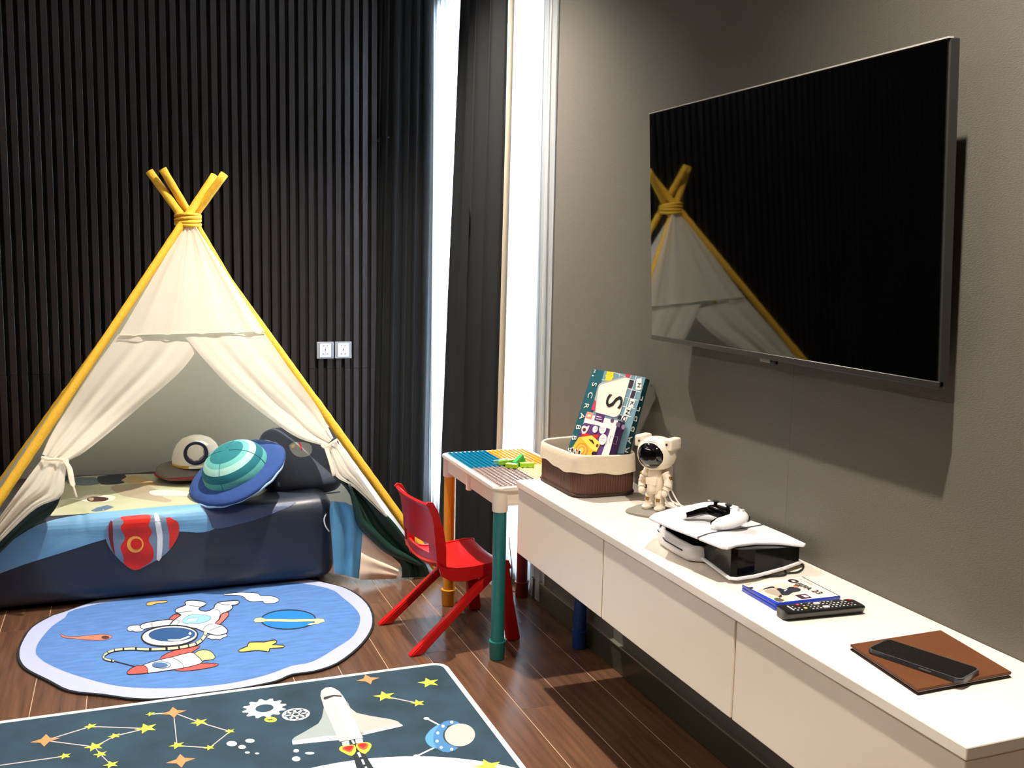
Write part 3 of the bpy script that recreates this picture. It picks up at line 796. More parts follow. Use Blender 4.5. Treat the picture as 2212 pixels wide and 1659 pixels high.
rs = [tuple(v) for v in smooth_open([Vector(p) for p in rope], 6)]
rp('rope_print', stroke_poly(rs, [6.5 - 3.6 * i / (len(rs) - 1) for i in range(len(rs))]), (232, 210, 160), 13, 0, 0.7)
for i in range(4, len(rs) - 1, 6): decal(rug, 'ink_line', [stroke_poly(rs[i:i + 2], 5.5)], RP, INK, 0.0029)
decal(rug, 'ink_line', [stroke_poly(za([(320, 1092), (640, 1176)]), 2.6)], RP, INK, 0.0008)
rp('rocket_print', za([(1010, 1062), (1100, 990), (1250, 930), (1450, 885), (1600, 870), (1540, 915), (1460, 965), (1200, 1040)]), (222, 84, 76), 2, 2, 1.2)
rp('rocket_print', za([(1220, 1215), (1400, 1180), (1620, 1132), (1760, 1130), (1880, 1140), (1780, 1180), (1500, 1225), (1320, 1235)]), (222, 84, 76), 2, 2, 1.2)
rp('rocket_print', za([(1520, 985), (1640, 930), (1760, 950), (1820, 1020), (1800, 1060), (1680, 1075), (1600, 1085)]), (236, 222, 132), 2, 2, 1.2)
rp('rocket_print', za([(740, 1160), (1000, 1078), (1180, 1040), (1460, 968), (1545, 1010), (1620, 1080), (1600, 1128), (1350, 1190), (1100, 1228), (820, 1265), (800, 1210)]), WHT, 4, 2, 1.2)
rp('rocket_print', za([(520, 1262), (560, 1220), (640, 1175), (740, 1160), (805, 1192), (822, 1238), (800, 1266), (650, 1280), (540, 1281)]), (218, 82, 76), 6, 2, 1.2)
rp('rocket_print', za(ell(1030, 1150, 135, 43)), (170, 200, 226), 8, 0, 0.8)
rp('rocket_print', za(ell(1010, 1152, 115, 38)), (66, 100, 146), 10, 0, 0)
decal(rug, 'ink_line', [stroke_poly([tuple(v) for v in smooth_open([Vector(p) for p in za([(1190, 1042), (1290, 1090), (1350, 1150), (1355, 1190)])], 5)], 1.1)], RP, INK, 0.0012)

# rectangular rug
rug = thing('rectangular_rug', 'rectangular dark teal rug with shuttle, gears and star chart print', 'rug', (0.10, 2.4, 0))
RP = ((0, 0, RZ), (0, 0, 1))
def rr_at(x0, x1, y0, y1, r, n=7): return [((x0 + x1) / 2 + a, (y0 + y1) / 2 + b) for a, b in rrect(x1 - x0, y1 - y0, r, n)]
bm = nb(); prism(bm, rr_at(-0.75, 0.952, 1.78, 3.003, 0.045), 0.0006, RZ - 0.0006, bevel=0.0015, seg=1); obj('rug_binding', bm, mat('rug_binding_white', (214, 212, 204), 0.9), rug, world=True)
bm = nb(); flat_poly(bm, [Vector((x, y, RZ - 0.0002)) for x, y in rr_at(-0.737, 0.936, 1.793, 2.986, 0.033)]); orient(bm, Vector((0, 0, 1)))
obj('field', bm, mat('rug_field_teal', (34, 60, 76), 0.9, var=0.85, vscale=7, bump=0.2, bscale=500), rug, world=True, smooth='keep')
YEL = (230, 226, 70); ORG = (232, 138, 88)
def star(px, py, r, pts=5, rgb=YEL, rot=0.0, inner=0.42, name='star_print', lay=4):
    c = onz(px, py, RZ); q = []
    for i in range(pts * 2):
        a = PI / 2 + rot + PI * i / pts; rr_ = r if i % 2 == 0 else r * inner
        q.append(Vector((c.x + rr_ * math.cos(a), c.y + rr_ * math.sin(a), RZ + 0.0002 * lay)))
    bm = nb(); flat_poly(bm, q); orient(bm, Vector((0, 0, 1)))
    return obj(name, bm, mat('rugprint_%d_%d_%d' % rgb, rgb, 0.9, var=0.05), rug, world=True, smooth='keep')
z5 = lambda p: Z(0, 1420, 3.6867, p)
z6 = lambda p: Z(460, 1420, 3.2529, p)
lines = z5([(-40, 865), (515, 787)]), z5([(360, 662), (722, 550), (1165, 566), (912, 627), (752, 712), (360, 662)]), z5([(752, 712), (800, 772), (885, 855)]), z5([(1200, 452), (1382, 440), (1590, 518), (1832, 590), (1668, 720), (1410, 702), (1382, 440)]), z6([(1205, 273), (1440, 322)])
LNM = mat('rugprint_line_pink', (196, 180, 178), 0.9)
for L_ in lines:
    for a, b in zip(L_[:-1], L_[1:]): decal(rug, 'chart_line', [stroke_poly([a, b], 1.9)], RP, LNM, 0.0003)
for (x, y, r) in ((722, 550, .026), (1165, 566, .044), (912, 627, .024), (752, 712, .036), (800, 772, .026), (885, 855, .028), (515, 787, .024), (1200, 452, .020), (1590, 518, .034), (1832, 590, .020), (1668, 720, .022), (1410, 702, .030)):
    star(x / 3.6867, 1420 + y / 3.6867, r * 0.74, rot=0.25)
for (x, y, r) in ((1517, 178, .043), (1205, 273, .042), (1440, 322, .028), (1935, 768, .048)): star(460 + x / 3.2529, 1420 + y / 3.2529, r * 0.84)
for (x, y) in ((360, 662), (1382, 440), (1440, 825)): star(x / 3.6867, 1420 + y / 3.6867, .037, 4, ORG, rot=0.0, inner=0.42)
star(460 + 1090 / 3.2529, 1420 + 156 / 3.2529, .038, 4, ORG)
def rp2(name, pg, rgb, lay=1, sm=0): return decal(rug, name, [smooth_closed(pg, sm) if sm else pg], RP, mat('rugprint_%d_%d_%d' % rgb, rgb, 0.9, var=0.05), 0.0002 * lay)
def gear(px, py, ro, ri, teeth, name):
    c = onz(px, py, RZ); n = teeth * 4; bm = nb(); A = []; B_ = []
    for i in range(n):
        a = 2 * PI * i / n; r = ro if i % 4 in (0, 1) else ro * 0.80
        A.append(bm.verts.new((c.x + r * math.cos(a), c.y + r * math.sin(a), RZ + 0.0004))); B_.append(bm.verts.new((c.x + ri * math.cos(a), c.y + ri * math.sin(a), RZ + 0.0004)))
    for i in range(n): bm.faces.new((A[i], A[(i + 1) % n], B_[(i + 1) % n], B_[i]))
    orient(bm, Vector((0, 0, 1))); return obj(name, bm, mat('rugprint_240_240_238', (212, 212, 210), 0.9, var=0.05), rug, world=True, smooth='keep')
gear(460 + 362 / 3.2529, 1420 + 358 / 3.2529, 0.064, 0.026, 12, 'gear_print')
c = onz(460 + 583 / 3.2529, 1420 + 401 / 3.2529, RZ)
for ro, ri, in ((0.040, 0.030), (0.016, 0.008)):
    bm = nb()
    lathe(bm, [(ri, 0.0004), (ro, 0.0004)], 32, Matrix.Translation(c)); orient(bm, Vector((0, 0, 1)))
    obj('wheel_print', bm, mat('rugprint_240_240_238', (212, 212, 210), 0.9), rug, world=True, smooth='keep')
for i in range(8):
    a = 2 * PI * i / 8; d = Vector((math.cos(a), math.sin(a), 0)); s = Vector((-d.y, d.x, 0)) * 0.004
    bm = nb(); flat_poly(bm, [c + d * 0.012 + s + Vector((0, 0, .0004)), c + d * 0.034 + s + Vector((0, 0, .0004)), c + d * 0.034 - s + Vector((0, 0, .0004)), c + d * 0.012 - s + Vector((0, 0, .0004))]); orient(bm, Vector((0, 0, 1)))
    obj('wheel_print', bm, mat('rugprint_240_240_238', (212, 212, 210), 0.9), rug, world=True, smooth='keep')
rp2('screw_print', z6(ell(405, 437, 44, 19)), YEL, 2)
rp2('screw_print', stroke_poly(z6([(385, 434), (428, 441)]), 1.4), (50, 60, 60), 3); rp2('screw_print', stroke_poly(z6([(392, 445), (418, 430)]), 1.4), (50, 60, 60), 3)
for e_ in ((132, 606, 37, 18), (205, 630, 27, 14), (260, 586, 33, 14), (242, 668, 18, 7), (310, 675, 16, 6), (585, 656, 20, 12), (585, 713, 30, 17), (680, 673, 33, 9)):
    rp2('rock_print', z6(ell(*e_, n=14)), (238, 238, 236), 2)
# shuttle
rp2('shuttle_print', z6([(765, 425), (740, 465), (640, 525), (575, 560), (555, 580), (560, 612), (720, 585), (880, 572), (900, 540), (780, 350)]), (150, 160, 160), 2, 0)
rp2('shuttle_print', z6([(556, 588), (560, 613), (890, 580), (880, 550), (800, 552)]), (226, 224, 220), 3, 0)
rp2('shuttle_print', z6([(940, 300), (965, 355), (1010, 390), (1100, 410), (1250, 435), (1300, 450), (1335, 482), (1180, 515), (1050, 545), (980, 420)]), (184, 172, 166), 2, 0)
rp2('shuttle_print', z6([(1335, 482), (1328, 470), (1060, 520), (1052, 546)]), (226, 216, 210), 3, 0)
rp2('shuttle_print', z6([(755, 270), (760, 235), (790, 212), (830, 208), (880, 232), (912, 268), (935, 305), (960, 360), (1055, 565), (890, 592), (780, 350)]), (192, 184, 182), 4, 0)
rp2('shuttle_print', z6([(820, 210), (850, 215), (890, 240), (935, 305), (960, 360), (1055, 565), (975, 578), (850, 300)]), (202, 193, 189), 5, 0)
rp2('shuttle_print', z6([(776, 290), (782, 278), (850, 262), (905, 268), (906, 278), (850, 274), (785, 298)]), (44, 46, 50), 6, 0)
for a in ([(905, 595), (955, 585), (960, 615), (912, 620)], [(1000, 578), (1050, 568), (1055, 598), (1005, 604)]): rp2('shuttle_print', z6(a), (226, 222, 220), 4, 0)
rp2('flame_print', z6([(888, 650), (900, 625), (960, 615), (998, 618), (1004, 660), (975, 692), (930, 675)]), (238, 222, 60), 5, 2); rp2('flame_print', z6([(1006, 612), (1060, 596), (1105, 603), (1112, 630), (1070, 678), (1020, 650)]), (238, 222, 60), 5, 2)
rp2('flame_print', z6([(908, 645), (925, 625), (990, 618), (985, 645), (962, 668)]), (232, 92, 50), 6, 2); rp2('flame_print', z6([(1015, 610), (1060, 600), (1092, 608), (1085, 635), (1065, 650), (1030, 640)]), (232, 92, 50), 6, 2)
rp2('flame_print', z6([(920, 640), (940, 625), (985, 622), (962, 655)]), (208, 24, 24), 7, 2); rp2('flame_print', z6([(1022, 615), (1055, 603), (1080, 612), (1055, 635)]), (208, 24, 24), 7, 2)
# landing pad and road
cw = onz(740, 1670, RZ); 
def arc_poly(a0, a1, R=0.62, n=20):
    C0 = Vector((cw.x, onz(740, 1646, RZ).y - R, RZ)); return [C0 + Vector((R * math.cos(a), R * math.sin(a), 0)) for a in [a0 + (a1 - a0) * i / n for i in range(n + 1)]]
bm = nb(); q = [v + Vector((0, 0, .0003)) for v in arc_poly(PI * 0.95, PI * 0.05, n=40)]; q = [v for v in q if v.y > 1.85]
flat_poly(bm, q); orient(bm, Vector((0, 0, 1))); obj('launch_pad_print', bm, mat('rugprint_240_240_238', (212, 212, 210), 0.9), rug, world=True, smooth='keep')
rp2('road_print', z6([(955, 575), (1000, 570), (1180, 860), (1030, 860)]), (28, 36, 44), 3)
for a in ([(970, 583), (985, 580), (1000, 605), (985, 608)], [(1012, 670), (1030, 665), (1045, 698), (1028, 702)], [(1040, 718), (1055, 715), (1070, 750), (1055, 754)], [(1065, 768), (1080, 765), (1095, 800), (1080, 803)]): rp2('road_print', z6(a), (240, 240, 238), 8)
# probe
rp2('probe_print', stroke_poly(z6([(1505, 430), (1590, 475)]), 3.0), (236, 236, 236), 2); rp2('probe_print', stroke_poly(z6([(1435, 692), (1560, 632)]), 3.0), (236, 236, 236), 2)
rp2('probe_print', z6(ell(1500, 429, 20, 9)), (236, 236, 236), 3); rp2('probe_print', z6(ell(1430, 692, 22, 9)), (236, 236, 236), 3)
rp2('probe_print', z6([(1600, 470), (1540, 500), (1500, 545), (1493, 580), (1520, 620), (1580, 640), (1650, 600), (1650, 500)]), (84, 148, 204), 3, 3)
rp2('probe_print', z6([(1735, 465), (1690, 445), (1620, 452), (1565, 510), (1548, 560), (1555, 610), (1590, 650), (1650, 668), (1725, 635), (1640, 600), (1620, 540), (1650, 480)]), (66, 120, 170), 4, 2)
rp2('probe_print', z6(ell(1728, 545, 112, 80, rot=-0.05)), (38, 50, 60), 5); rp2('probe_print', z6(ell(1735, 545, 107, 80, rot=-0.05)), (186, 178, 174), 6)
for e_ in ((1678, 455), (1617, 483), (1580, 531), (1575, 588), (1604, 633), (1678, 645)): rp2('probe_print', z6(ell(e_[0], e_[1], 11, 10, 10)), (238, 236, 228), 6)

# ================================================================== cushions in the tent
def basis(n, x=None):
    n = Vector(n).normalized(); a = Vector(x) if x is not None else Vector((0, 0, 1))
    s = (a - n * a.dot(n)).normalized(); u = n.cross(s)
    return Matrix((s, u, n)).transposed().to_4x4()
# white helmet on a grey disc
t = thing('helmet_cushion', 'white dome cushion with a navy ringed porthole on a grey disc', 'cushion', (0.235, 4.43, 0.362))
GREYF = mat('cushion_grey', (116, 110, 106), 0.9, var=0.08, bump=0.15, bscale=60)
obj('disc', ellipsoid(nb(), Vector((0.222, 4.43, 0.3985)), (0.128, 0.125, 0.036), 36, 12, 0.8), GREYF, t, world=True, smooth=True)
obj('piping', tube(nb(), [Vector((0.222 + 0.130 * math.cos(a), 4.43 + 0.127 * math.sin(a), 0.389)) for a in [i * 2 * PI / 40 for i in range(40)]], 0.0045, 8, closed=True), mat('piping_red', (150, 40, 48), 0.8), t, world=True, smooth=True)
DC = Vector((0.264, 4.415, 0.428))
bm = nb(); lathe(bm, [(0.0, 0.125), (0.03, 0.122), (0.06, 0.110), (0.082, 0.088), (0.096, 0.058), (0.103, 0.025), (0.103, 0.004), (0.098, 0.0)], 36, Matrix.Translation(DC))
obj('dome', bm, mat('cushion_white', (240, 236, 226), 0.85, var=0.03, bump=0.1, bscale=60), t, world=True, smooth=True)
obj('gold_band', tube(nb(), [DC + Vector((0.1025 * math.cos(a), 0.1025 * math.sin(a), 0.004)) for a in [PI + 0.2 + i * 1.0 / 20 for i in range(21)]], 0.006, 8), mat('band_gold', (196, 152, 66), 0.7), t, world=True, smooth=True)
obj('white_band', tube(nb(), [DC + Vector((0.1035 * math.cos(a), 0.1035 * math.sin(a), 0.006)) for a in [PI + 1.2 + i * 1.9 / 20 for i in range(21)]], 0.007, 8), mat('cushion_white', (240, 236, 226), 0.85), t, world=True, smooth=True)
pn = Vector((-0.10, -0.90, 0.42)).normalized(); pc = DC + Vector((-0.008, -0.0825, 0.062)); B3 = basis(pn)
mm = Matrix.Translation(pc) @ B3
bm = nb(); lathe(bm, [(0.036, 0.004), (0.040, 0.0085), (0.047, 0.0085), (0.051, 0.002), (0.051, -0.02)], 36, mm); obj('porthole_ring', bm, mat('ring_navy', (26, 34, 66), 0.8), t, world=True, smooth=True)
bm = nb(); lathe(bm, [(0.0, 0.007), (0.02, 0.0065), (0.0365, 0.004)], 30, mm); obj('porthole_mesh', bm, mat('mesh_grey', (150, 140, 132), 0.8, var=0.2, vscale=120), t, world=True, smooth=True)

# tilted planet cushion
t = thing('planet_cushion', 'round blue cushion with a teal striped dome leaning on the navy cushion', 'cushion', (0.37, 4.06, 0.36))
pn = Vector((-0.43, -0.30, 0.85)).normalized(); mm = Matrix.Translation(Vector((0.398, 4.045, 0.462))) @ basis(pn)
bm = nb(); ellipsoid(bm, Vector((0, 0, 0)), (0.196, 0.196, 0.026), 48, 10, 0.85); bm.transform(mm)
obj('brim', bm, mat('plush_blue', (38, 70, 132), 0.9, var=0.14, vscale=25, bump=0.2, bscale=40), t, world=True, smooth=True)
bm = nb(); tube(bm, [Vector((0.197 * math.cos(a), 0.197 * math.sin(a), -0.006 + 0.002 * math.sin(a * 17))) for a in [i * 2 * PI / 80 for i in range(80)]], 0.005, 8, closed=True); bm.transform(mm)
obj('piping', bm, mat('piping_pale_blue', (150, 182, 214), 0.8), t, world=True, smooth=True)
prof = [(0.135 * math.cos(a) ** 0.8, 0.016 + 0.098 * math.sin(a)) for a in [i * (PI / 2) / 24 for i in range(24)]] + [(0.0, 0.114)]
cuts = [(0, 5, (86, 166, 158)), (5, 10, (14, 104, 116)), (10, 14, (158, 206, 194)), (14, 17, (100, 176, 168)), (17, 24, (28, 112, 120))]
for a, b, c_ in cuts:
    bm = nb(); lathe(bm, prof[a:b + 1], 40); bm.transform(mm)
    obj('dome_stripe', bm, mat('plush_%d_%d_%d' % c_, c_, 0.85, var=0.08, vscale=30, bump=0.15, bscale=50), t, world=True, smooth=True)
for a in (0.4, 0.4 + PI / 2, 0.4 + PI, 0.4 + 1.5 * PI):
    bm = nb(); tube(bm, [Vector((r * 1.003 * math.cos(a), r * 1.003 * math.sin(a), z + 0.0005)) for r, z in prof[:-1]], 0.0012, 5); bm.transform(mm)
    obj('dome_seam', bm, mat('plush_seam', (30, 110, 120), 0.9), t, world=True, smooth=True)

# navy cushion with printed rock
t = thing('navy_cushion', 'square navy cushion with a grey rock print propped at the right of the bed', 'cushion', (0.70, 4.17, 0.36))
NV = mat('cushion_navy', (52, 60, 76), 0.8, var=0.15, vscale=15, bump=0.15, bscale=40)
mm = Matrix.Translation(Vector((0.678, 4.205, 0.462))) @ Matrix.Rotation(0.10, 4, 'Z') @ Matrix.Rotation(math.radians(52), 4, 'X')
bm = nb(); ellipsoid(bm, Vector((0, 0, 0)), (0.172, 0.150, 0.060), 44, 18, 0.42)
for v in bm.verts: v.co.z += 0.006 * noise.noise(v.co * 14)
bm.transform(mm); bm.normal_update(); NB = BVHTree.FromBMesh(bm); obj('cover', bm, NV, t, world=True, smooth=True)
bm = nb(); tube(bm, [mm @ Vector((x, -0.152, -0.018 - 0.012 * math.sin(x * 9 + 1))) for x in [-0.15 + i * 0.3 / 30 for i in range(31)]], 0.0035, 6); obj('piping', bm, mat('piping_pale_grey', (150, 156, 170), 0.8), t, world=True, smooth=True)
def cp(name, pg, rgb, off, sm=2): return wrap(t, name, pg, NB, mat('cushionprint_%d_%d_%d' % rgb, rgb, 0.8, var=0.1), off, sm)
cp('rock_print', [(624, 962), (640, 955), (668, 958), (674, 972), (668, 984), (648, 988), (632, 980)], (128, 132, 130), 0.0015)
cp('rock_print', [(644, 956), (648, 955), (654, 972), (651, 974)], (176, 48, 60), 0.0022, 0)
cp('rock_print', [(628, 962), (636, 960), (636, 966), (630, 968)], (196, 176, 120), 0.0022)

# ================================================================== sockets
def socket(x0, label):
    t = thing('wall_socket', label, 'socket', (x0 + 0.043, 4.999, 0.814), group='double row of sockets on the slats')
    y0 = 5.0 - 0.0095
    bm = nb(); box(bm, (x0, y0, 0.814), (x0 + 0.086, 4.9995, 0.900), 0.003, 2); obj('frame', bm, mat('socket_silver', (176, 180, 188), 0.3, metal=0.5), t, world=True)
    bm = nb(); box(bm, (x0 + 0.015, y0 - 0.003, 0.822), (x0 + 0.071, y0 - 0.0002, 0.892), 0.002, 2); obj('insert', bm, mat('socket_white', (240, 242, 246), 0.3), t, world=True)
    SL = mat('socket_slot', (14, 14, 16), 0.6)
    for cx, cz, w, h, a in ((0.034, 0.880, .007, .003, .5), (0.052, 0.880, .007, .003, -.5), (0.043, 0.860, .004, .011, 0), (0.033, 0.838, .010, .003, .35), (0.053, 0.838, .010, .003, -.35), (0.043, 0.850, .002, .006, 0)):
        bm = nb(); boxm(bm, (w, 0.0006, h), Matrix.Translation((x0 + cx, y0 - 0.0032, cz)) @ Matrix.Rotation(a, 4, 'Y')); obj('slot', bm, SL, t, world=True)
socket(0.887, 'left of the two white wall sockets on the slatted wall')
socket(0.979, 'right of the two white wall sockets, nearer the curtain')

# ================================================================== block table
TP = mat('table_plastic_cream', (240, 226, 208), 0.35, var=0.02)
TX0, TX1, TY0, TY1, TZ = 1.104, 1.459, 2.955, 3.565, 0.597
t = thing('block_table', 'cream plastic building block table with four coloured legs', 'table', ((TX0 + TX1) / 2, (TY0 + TY1) / 2, 0))
bm = nb(); prism(bm, rr_at(TX0, TX1, TY0, TY1, 0.028), TZ - 0.012, TZ - 0.0005, bevel=0.003, seg=2); obj('top_rim', bm, TP, t, world=True, smooth='auto')
ins = 0.014
bm = nb(); prism(bm, rr_at(TX0 + ins, TX1 - ins, TY0 + ins, TY1 - ins, 0.024), TZ - 0.066, TZ - 0.0125); obj('apron', bm, TP, t, world=True, smooth='auto')
for yy, nm in ((3.26, 'drawer_tab'),):
    bm = nb(); tube(bm, [(TX0 + ins, yy, TZ - 0.013), (TX0 + ins, yy, TZ - 0.074), (TX0 + ins, yy, TZ - 0.078)], [0.012, 0.012, 0.007], 14, up=Vector((1, 0, 0))); obj(nm, bm, TP, t, world=True, smooth='auto')
xm, ym = (TX0 + TX1) / 2, (TY0 + TY1) / 2
qs = (((TX0 + 0.020, xm, ym, TY1 - 0.020), (0, 116, 150)), ((xm, TX1 - 0.020, ym, TY1 - 0.020), (240, 164, 62)), ((TX0 + 0.020, xm, TY0 + 0.020, ym), (156, 140, 134)), ((xm, TX1 - 0.020, TY0 + 0.020, ym), (244, 230, 176)))
for (x0, x1, y0, y1), c_ in qs:
    m_ = mat('block_plate_%d_%d_%d' % c_, c_, 0.35, var=0.03)
    pltm = nb(); box(pltm, (x0 + 0.0006, y0 + 0.0006, TZ - 0.0004), (x1 - 0.0006, y1 - 0.0006, TZ + 0.0012)); p_ = obj('baseplate', pltm, m_, t, world=True)
    bm = nb(); nx_, ny_ = int((x1 - x0) / 0.0158), int((y1 - y0) / 0.0158); px_, py_ = (x1 - x0) / nx_, (y1 - y0) / ny_
    for i in range(nx_):
        for j in range(ny_): tube(bm, [(x0 + px_ * (i + .5), y0 + py_ * (j + .5), TZ + 0.0012), (x0 + px_ * (i + .5), y0 + py_ * (j + .5), TZ + 0.0056)], 0.0050, 8)
    obj('studs', bm, m_, p_, world=True, kind='stuff')
for (x, y), c_ in (((1.134, 2.988), (30, 112, 110)), ((1.134, 3.532), (222, 150, 30)), ((1.440, 2.988), (22, 66, 140)), ((1.440, 3.532), (110, 20, 26))):
    m_ = mat('table_leg_%d_%d_%d' % c_, c_, 0.32, var=0.03)
    lg = obj('leg', tube(nb(), [(x, y, 0.062), (x, y, TZ - 0.083)], 0.0225, 28), m_, t, world=True, smooth='auto')
    bm = nb(); lathe(bm, [(0.0, 0.001), (0.024, 0.001), (0.0255, 0.004), (0.0275, 0.058), (0.0285, 0.060), (0.0285, 0.064), (0.0226, 0.065)], 28, Matrix.Translation((x, y, 0))); obj('leg_foot', bm, m_, lg, world=True, smooth='auto')
    bm = nb(); lathe(bm, [(0.027, TZ - 0.0128), (0.0265, TZ - 0.082), (0.0250, TZ - 0.086), (0.0, TZ - 0.086)], 28, Matrix.Translation((x, y, 0))); obj('leg_collar', bm, TP, t, world=True, smooth='auto')

# small brick-built toy on the table
t = thing('brick_toy', 'little green and yellow brick toy lying on the block table', 'toy', (1.30, 3.22, TZ))
for (px, py, L_, w, rz, ry, c_) in ((1.262, 3.262, .075, .012, 2.9, .10, (150, 206, 60)), (1.285, 3.235, .020, .020, 0.2, 0, (36, 130, 60)), (1.320, 3.215, .060, .015, -0.2, 0.0, (150, 200, 30)), (1.300, 3.250, .070, .010, 0.7, -.35, (40, 170, 70)), (1.310, 3.262, .050, .010, 0.1, -.2, (60, 180, 60)), (1.262, 3.215, .050, .014, 2.4, 0.0, (176, 214, 40)), (1.262, 3.290, .030, .014, 0.4, .1, (244, 160, 50)), (1.24, 3.270, .060, .006, 2.7, .15, (130, 200, 190))):
    bm = nb(); boxm(bm, (L_ * .85, w * 1.5, .015), Matrix.Translation((px, py, TZ + 0.0135 + abs(ry) * L_ * 0.48)) @ Matrix.Rotation(rz, 4, 'Z') @ Matrix.Rotation(ry, 4, 'Y'), 0.001, 1)
    obj('brick_piece', bm, mat('brick_%d_%d_%d' % c_, c_, 0.3, var=0.02), t, world=True)

# ================================================================== red chair
RED = mat('chair_plastic_red', (196, 22, 24), 0.30, var=0.05, vscale=12)
t = thing('child_chair', 'small red plastic chair with splayed legs facing the block table', 'chair', (1.045, 3.275, 0), math.radians(5.5))
HW = 0.152
def chair_grid(prof, y0, y1, n=14, dish=0.0):
    rows_ = []
    for (x, z, dx) in prof:
        rows_.append([Vector((x + dx * (1 - (2 * (y / n) - 1) ** 2), y0 + (y1 - y0) * y / n, z - dish * (1 - (2 * (y / n) - 1) ** 2))) for y in range(n + 1)])
    return rows_
seat = [(-0.098, 0.318, -0.02), (-0.088, 0.302, -0.012), (-0.066, 0.290, -0.006), (-0.03, 0.283, 0), (0.03, 0.281, 0), (0.09, 0.285, 0), (0.13, 0.290, 0), (0.160, 0.288, 0), (0.176, 0.276, 0), (0.180, 0.258, 0)]
bm = nb(); grid_mesh(bm, chair_grid(seat, -HW, HW, dish=0.013)); thicken(bm, 0.009)
for s in (-1, 1):
    o2 = [(-0.102, 0.330), (-0.098, 0.30), (-0.085, 0.262), (-0.05, 0.240), (0.0, 0.232), (0.06, 0.238), (0.10, 0.252), (0.16, 0.250), (0.181, 0.262), (0.17, 0.288), (0.13, 0.292), (0.09, 0.287), (0.03, 0.283), (-0.03, 0.285), (-0.066, 0.292), (-0.088, 0.306)]
    prism(bm, o2, -0.005, 0.005, Matrix.Translation((0, s * (HW - 0.004), 0)) @ Matrix.Rotation(PI / 2, 4, 'X'), 0.0015, 1)
obj('seat', bm, RED, t, smooth='auto')
back = [(-0.1015, 0.372, -0.022), (-0.103, 0.40, -0.022), (-0.108, 0.44, -0.022), (-0.113, 0.47, -0.02), (-0.119, 0.50, -0.018), (-0.125, 0.514, -0.017), (-0.134, 0.520, -0.016), (-0.143, 0.516, -0.016)]
bm = nb(); grid_mesh(bm, chair_grid(back, -HW, HW)); thicken(bm, 0.009)
for s in (-1, 1):
    post = chair_grid([(-0.0975, 0.300, 0), (-0.0985, 0.33, 0), (-0.0995, 0.35, 0), (-0.1013, 0.374, 0)], s * HW, s * (HW - 0.052), 6)
    for r_, k2 in zip(post, (0.02, 0.021, 0.022, 0.022)):
        for v in r_: v.x -= k2 * (1 - (v.y / HW) ** 2)
    tmp = nb(); grid_mesh(tmp, post); thicken(tmp, 0.009); join(bm, tmp)
tmp = nb(); grid_mesh(tmp, chair_grid([(-0.096, 0.305, -0.021), (-0.098, 0.318, -0.022), (-0.0985, 0.334, -0.022)], -HW, HW)); thicken(tmp, 0.009); join(bm, tmp)
for s in (-1, 1):
    prism(bm, [(-0.102, 0.290), (-0.068, 0.290), (-0.070, 0.36), (-0.079, 0.42), (-0.100, 0.49), (-0.120, 0.523), (-0.138, 0.527), (-0.148, 0.518), (-0.134, 0.505), (-0.121, 0.47), (-0.112, 0.41)], -0.004, 0.004, Matrix.Translation((0, s * (HW - 0.003), 0)) @ Matrix.Rotation(PI / 2, 4, 'X'), 0.001, 1)
obj('backrest', bm, RED, t, smooth='auto')
for s in (-1, 1):
    for (fx, fy, tx) in ((-0.182, 0.156, 0.128), (0.186, 0.166, 0.150)):
        top = Vector((tx, s * (HW - 0.012), 0.262)); bot = Vector((fx, s * fy, 0.001))
        bm = nb(); A = []; B_ = []
        for (p, w, d) in ((bot, 0.024, 0.015), (bot.lerp(top, 0.5), 0.021, 0.014), (top, 0.024, 0.014)):
            A.append([bm.verts.new((p.x + a * w, p.y + b * d, p.z)) for a, b in ((-1, -1), (1, -1), (1, 1), (-1, 1))])
        for i in range(2):
            for k2 in range(4): bm.faces.new((A[i][k2], A[i][(k2 + 1) % 4], A[i + 1][(k2 + 1) % 4], A[i + 1][k2]))
        bm.faces.new(A[0][::-1]); bm.faces.new(A[2])
        bmesh.ops.bevel(bm, geom=bm.edges[:], offset=0.004, segments=2, affect='EDGES')
        obj('leg', bm, RED, t, smooth='auto')

# ================================================================== basket with two boxed games
BX0, BX1, BY0, BY1 = 1.212, 1.416, 2.568, 2.862
t = thing('storage_basket', 'dark brown bamboo basket with a folded linen liner on the console', 'basket', ((BX0 + BX1) / 2, (BY0 + BY1) / 2, ZT))
cxb, cyb = (BX0 + BX1) / 2, (BY0 + BY1) / 2
def rr_dense(w, d, r, n):
    P = [Vector((a, b, 0)) for a, b in rrect(w, d, r, 10)]; P.append(P[0]); L = [0.0]
    for i in range(1, len(P)): L.append(L[-1] + (P[i] - P[i - 1]).length)
    o_ = []; k = 0
    for i in range(n):
        s = L[-1] * i / n
        while L[k + 1] < s: k += 1
        o_.append(P[k].lerp(P[k + 1], (s - L[k]) / max(1e-6, L[k + 1] - L[k])))
    return o_
def wallring(w, d, r, n, ridge, zs, grow=0.0):
    rows_ = []
    for z, g in zs:
        base = rr_dense(w + g, d + g, r, n); row = []
        for i, p in enumerate(base):
            q = p * (1 + (ridge if (i // 2) % 2 == 0 else -ridge)); row.append(Vector((cxb + q.x, cyb + q.y, z)))
        rows_.append(row)
    return rows_
bm = nb(); grid_mesh(bm, wallring(BX1 - BX0, BY1 - BY0, 0.045, 440, 0.004, [(ZT + 0.001, -0.004), (ZT + 0.006, 0.0), (ZT + 0.100, 0.002)]), closed_u=True)
obj('bamboo_wall', bm, mat('bamboo_dark', (82, 46, 34), 0.5, var=0.3, vscale=40, stretch=(6, 6, 0.6)), t, world=True)
